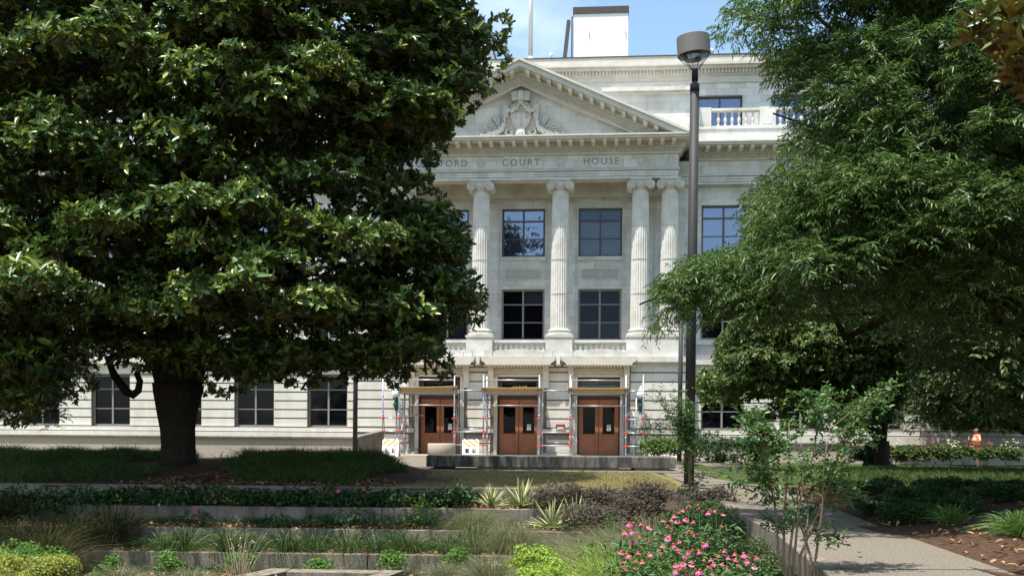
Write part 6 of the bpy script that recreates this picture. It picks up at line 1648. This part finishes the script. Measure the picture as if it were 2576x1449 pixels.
# lawn blades
X, Y = scatter(70000, -3.6, 4.6, 25.1, 33.4, lambda X, Y: (X < 4.3) & (X > -3.6 + 0.15 * (33 - Y) * .3))
n = len(X); D = np.stack([rng.normal(0, .5, n), rng.normal(0, .5, n), np.ones(n)], 1)
dry = np.sin(X * 1.9 + 1) * np.sin(Y * 2.3) + 0.6 * np.sin(X * 5.1 + Y * 3) - 0.25 * X + rng.normal(0, .5, n) > .1
for sel, m_, lab in ((dry, 'drygrass', 'sunburnt tan patches of lawn grass in front of the bench'), (~dry, 'lawnblade', 'short green lawn grass in front of the bench')):
    k = int(sel.sum()); V, F = blades(np.stack([X[sel], Y[sel], -.11 + .08 * sstep(25, 31, Y[sel])], 1), D[sel], rng.uniform(.03, .09, k), rng.uniform(.007, .013, k), 1, .3); stuff('lawn_grass', V, F, LM[m_], lab)
X, Y = scatter(30000, 6.2, 14, 26, 44, lambda X, Y: (X > pr_x(Y) + .1))
n = len(X); D = np.stack([rng.normal(0, .5, n), rng.normal(0, .5, n), np.ones(n)], 1)
V, F = blades(np.stack([X, Y, g_right(X, Y)], 1), D, rng.uniform(.04, .1, n), rng.uniform(.008, .016, n), 1, .3); stuff('lawn_grass', V, F, LM['low'], 'short green lawn grass right of the path')
# fallen leaves
def litter(n, x0, x1, y0, y1, zf, keep, label, s=1.0):
    X, Y = scatter(n, x0, x1, y0, y1, keep); n = len(X); P = np.stack([X, Y, zf(X, Y) + rng.uniform(.012, .05, n)], 1)
    D = rand_dirs(n); D[:, 2] *= .25; V, F = leaves(P, D, rand_dirs(n) * .35 + np.array([0, 0, 1.]), rng.uniform(.08, .16, n) * s, rng.uniform(.035, .065, n) * s, .3, .1, True)
    stuff('fallen_leaves', V, F, LM['litter'], label)
litter(3200, -12, -2.8, 25.1, 28.4, g_mound, lambda X, Y: (Y > wall_y(0, X) + .1) & (np.abs(X + 6.0) < 4.2 - 0.9 * (Y - 25)), 'brown fallen leaves at the foot of the magnolia')
for k, (n, lab) in enumerate([(2600, 'brown fallen leaves in the top terrace bed'), (3600, 'brown fallen leaves in the second terrace bed'), (1800, 'scattered fallen leaves on the lowest terrace bed')]):
    litter(n, -14, 1.2, wall_y(k + 1, -14) - 1.5, wall_y(k, -14) + .2, lambda X, Y, k=k: np.full(X.shape, WALLS[k + 1][1] - .02), lambda X, Y, k=k: (Y > wall_y(k + 1, X) + .12) & (Y < wall_y(k, X) - .02), lab)
litter(2600, -12, 3.2, 12, 21.3, g_low, lambda X, Y: Y < wall_y(3, X) - .02, 'scattered fallen leaves on the garden floor')
litter(2400, 4.9, 12, 9, 24, g_right, lambda X, Y: (X > pr_x(Y) + .08) & (rng.random(X.shape) < np.clip(1.3 - (X - pr_x(Y)) * .35, .1, 1)), 'curled fallen leaves on the mulch right of the path', .8)
litter(16, 3.8, 6.0, 11, 24, lambda X, Y: np.full(X.shape, -.05), lambda X, Y: (X > pl_x(Y) + .2) & (X < pr_x(Y) - .1), 'a few dry leaves lying on the path')
litter(40, -3, 4.2, 25.5, 33, lambda X, Y: np.full(X.shape, .0), lambda X, Y: X < 4, 'a few dry leaves lying on the lawn')
# weeds rooted along the wall feet
for k in range(4):
    nn = 6500; X = rng.uniform(-14, 1.5, nn); X = X[np.sin(X * 3.1 + k) + np.sin(X * 7.7 + 2 * k) + rng.normal(0, .5, len(X)) > .0]; nn = len(X)
    Y = wall_y(k, X) - np.abs(rng.normal(0, .16, nn)) - .03; z = WALLS[k + 1][1] - .03 if k < 3 else -1.72
    D = np.stack([rng.normal(0, .6, nn), rng.normal(-.2, .5, nn), np.ones(nn)], 1)
    V, F = blades(np.stack([X, Y, np.full(nn, z)], 1), D, rng.uniform(.12, .6, nn), rng.uniform(.008, .02, nn), 3, .55)
    stuff('wall_weeds', V, F, LM['dark'] if k < 2 else LM['low'], ['dark weeds rooted along the foot of the top terrace wall', 'dark weeds along the foot of the second terrace wall', 'green weeds along the foot of the third terrace wall', 'green weeds along the foot of the lowest terrace wall'][k])
# weeds on the garden floor
X, Y = scatter(9000, -12, 3.0, 12, 21.2, lambda X, Y: (Y < wall_y(3, X) - .1) & (np.sin(X * 2.1) * np.sin(Y * 1.7 + 1) > -.35)); n = len(X)
D = np.stack([rng.normal(0, .7, n), rng.normal(0, .7, n), np.ones(n)], 1)
V, F = blades(np.stack([X, Y, g_low(X, Y)], 1), D, rng.uniform(.08, .26, n), rng.uniform(.006, .014, n), 2, .5); stuff('garden_weeds', V, F, LM['fountain'], 'low grassy weeds on the garden floor')

# ================================================================== PERSON
def person():
    Yp = 47.6; f = at(2457, 1165, Yp); z0 = -0.36
    t = empty('person', (f.x, Yp, z0), R(0))
    t.scale = (1.12, 1.12, 1.1)
    J = {'pelvis': (0, 0, .95, .15), 'waist': (-.03, 0, 1.12, .175), 'chest': (-.01, .0, 1.32, .17), 'neckb': (-.02, 0, 1.45, .07), 'neck': (-.045, 0, 1.52, .052), 'head': (-.06, 0, 1.62, .10), 'top': (-.05, 0, 1.70, .085),
         'shL': (-.01, -.17, 1.42, .062), 'elL': (.02, -.23, 1.16, .045), 'wrL': (-.22, -.12, 1.2, .032), 'haL': (-.29, -.08, 1.24, .028),
         'shR': (-.01, .17, 1.42, .062), 'elR': (.02, .23, 1.16, .045), 'wrR': (-.22, .1, 1.22, .032), 'haR': (-.29, .06, 1.26, .028),
         'hiL': (0, -.09, .9, .1), 'knL': (-.05, -.1, .5, .065), 'anL': (.0, -.1, .1, .04), 'toL': (-.14, -.1, .04, .035),
         'hiR': (0, .09, .9, .1), 'knR': (.06, .1, .5, .065), 'anR': (.14, .1, .1, .04), 'toR': (.02, .1, .04, .035)}
    E = [('pelvis', 'waist'), ('waist', 'chest'), ('chest', 'neckb'), ('neckb', 'neck'), ('neck', 'head'), ('head', 'top'), ('chest', 'shL'), ('shL', 'elL'), ('elL', 'wrL'), ('wrL', 'haL'), ('chest', 'shR'), ('shR', 'elR'), ('elR', 'wrR'), ('wrR', 'haR'),
         ('pelvis', 'hiL'), ('hiL', 'knL'), ('knL', 'anL'), ('anL', 'toL'), ('pelvis', 'hiR'), ('hiR', 'knR'), ('knR', 'anR'), ('anR', 'toR')]
    def skin(name, keys, grow, m, sub=2):
        ks = [k for k in J if k in keys]; idx = {k: i for i, k in enumerate(ks)}
        me = bpy.data.meshes.new(name); me.from_pydata([J[k][:3] for k in ks], [(idx[a], idx[b]) for a, b in E if a in idx and b in idx], [])
        o = bpy.data.objects.new(name, me); col.objects.link(o); o.parent = t
        sk = o.modifiers.new('skin', 'SKIN'); sk.use_smooth_shade = True
        for k, i in idx.items():
            me.skin_vertices[0].data[i].radius = (J[k][3] * grow, J[k][3] * grow * (0.8 if k in ('chest', 'waist', 'pelvis') else 1))
        me.skin_vertices[0].data[0].use_root = True
        s = o.modifiers.new('sub', 'SUBSURF'); s.levels = sub; s.render_levels = sub
        me.materials.append(m); return o
    skinm = mat('skin', (0.30, 0.14, 0.09), 0.55); shirt = mat('orange_patterned_shirt', (0.75, 0.10, 0.03), 0.8, noise=(9, .04, (0.85, 0.6, 0.4)))
    body = skin('body', set(J), 1.0, skinm)
    skin('shirt', {'pelvis', 'waist', 'chest', 'neckb', 'shL', 'elL', 'shR', 'elR'}, 1.18, shirt)
    skin('shorts', {'pelvis', 'hiL', 'knL', 'hiR', 'knR'}, 1.22, mat('red_orange_shorts', (0.6, 0.08, 0.03), 0.8, noise=(14, .06, (0.75, 0.3, 0.12))))
    # face and ears, facing left
    mb = MB(); hx, hz = -.055, 1.615
    mb.ball((hx - .092, 0, hz - .005), .016, 8, 6, 0, (1.2, .7, 1.5))
    for s in (-1, 1):
        mb.ball((hx - .078, s * .034, hz + .02), .013, 8, 6, 1); mb.ball((hx + .005, s * .088, hz), .026, 8, 6, 0, (.8, .35, 1.2))
        mb.box(hx - .088, hx - .06, s * .034 - .018, s * .034 + .018, hz + .036, hz + .042, 1)
    mb.ball((hx - .082, 0, hz - .04), .018, 8, 5, 2, (.5, 1.2, .35))
    mb.build('face', [skinm, mat('dark_eye', (.02, .015, .015), .3), mat('lip', (.35, .12, .1), .5)], t)
    mb = MB(); mb.ball((hx + .028, 0, hz + .025), .088, 12, 8, 0, (.85, 1.02, .9)); mb.build('hair', mat('short_grey_brown_hair', (.12, .085, .06), .9), t)
    # hands with fingers held to the chest, a pale phone
    mb = MB()
    for s, (hx2, hy, hz2) in ((-1, (-.30, -.07, 1.25)), (1, (-.30, .05, 1.27))):
        for k in range(4):
            o_ = -.024 + k * .016; mb.tube([(hx2, hy + o_, hz2 + .01), (hx2 - .035, hy + o_ * 1.1, hz2 + .035), (hx2 - .045 + .01 * k, hy - s * .02 + o_ * 1.1, hz2 + .055 - .004 * abs(k - 1.5))], [.009, .008, .007], 6)
        mb.tube([(hx2 + .01, hy - s * .02, hz2), (hx2 - .01, hy - s * .04, hz2 + .035)], [.010, .008], 6)
    mb.build('fingers', skinm, t)
    mb = MB(); mb.box(-.36, -.345, -.05, .03, 1.24, 1.38); mb.build('phone', M['paper'], t)
    mb = MB()
    for k in ('toL', 'toR'):
        x, y, z, r_ = J[k]; mb.ball((x + .07, y, .05), .06, 10, 6, 0, (2.1, .8, .8))
    mb.build('shoes', M['plastic'], t)
    tag(t, 'person in an orange patterned shirt looking down, walking behind the flower bed', 'person')
person()
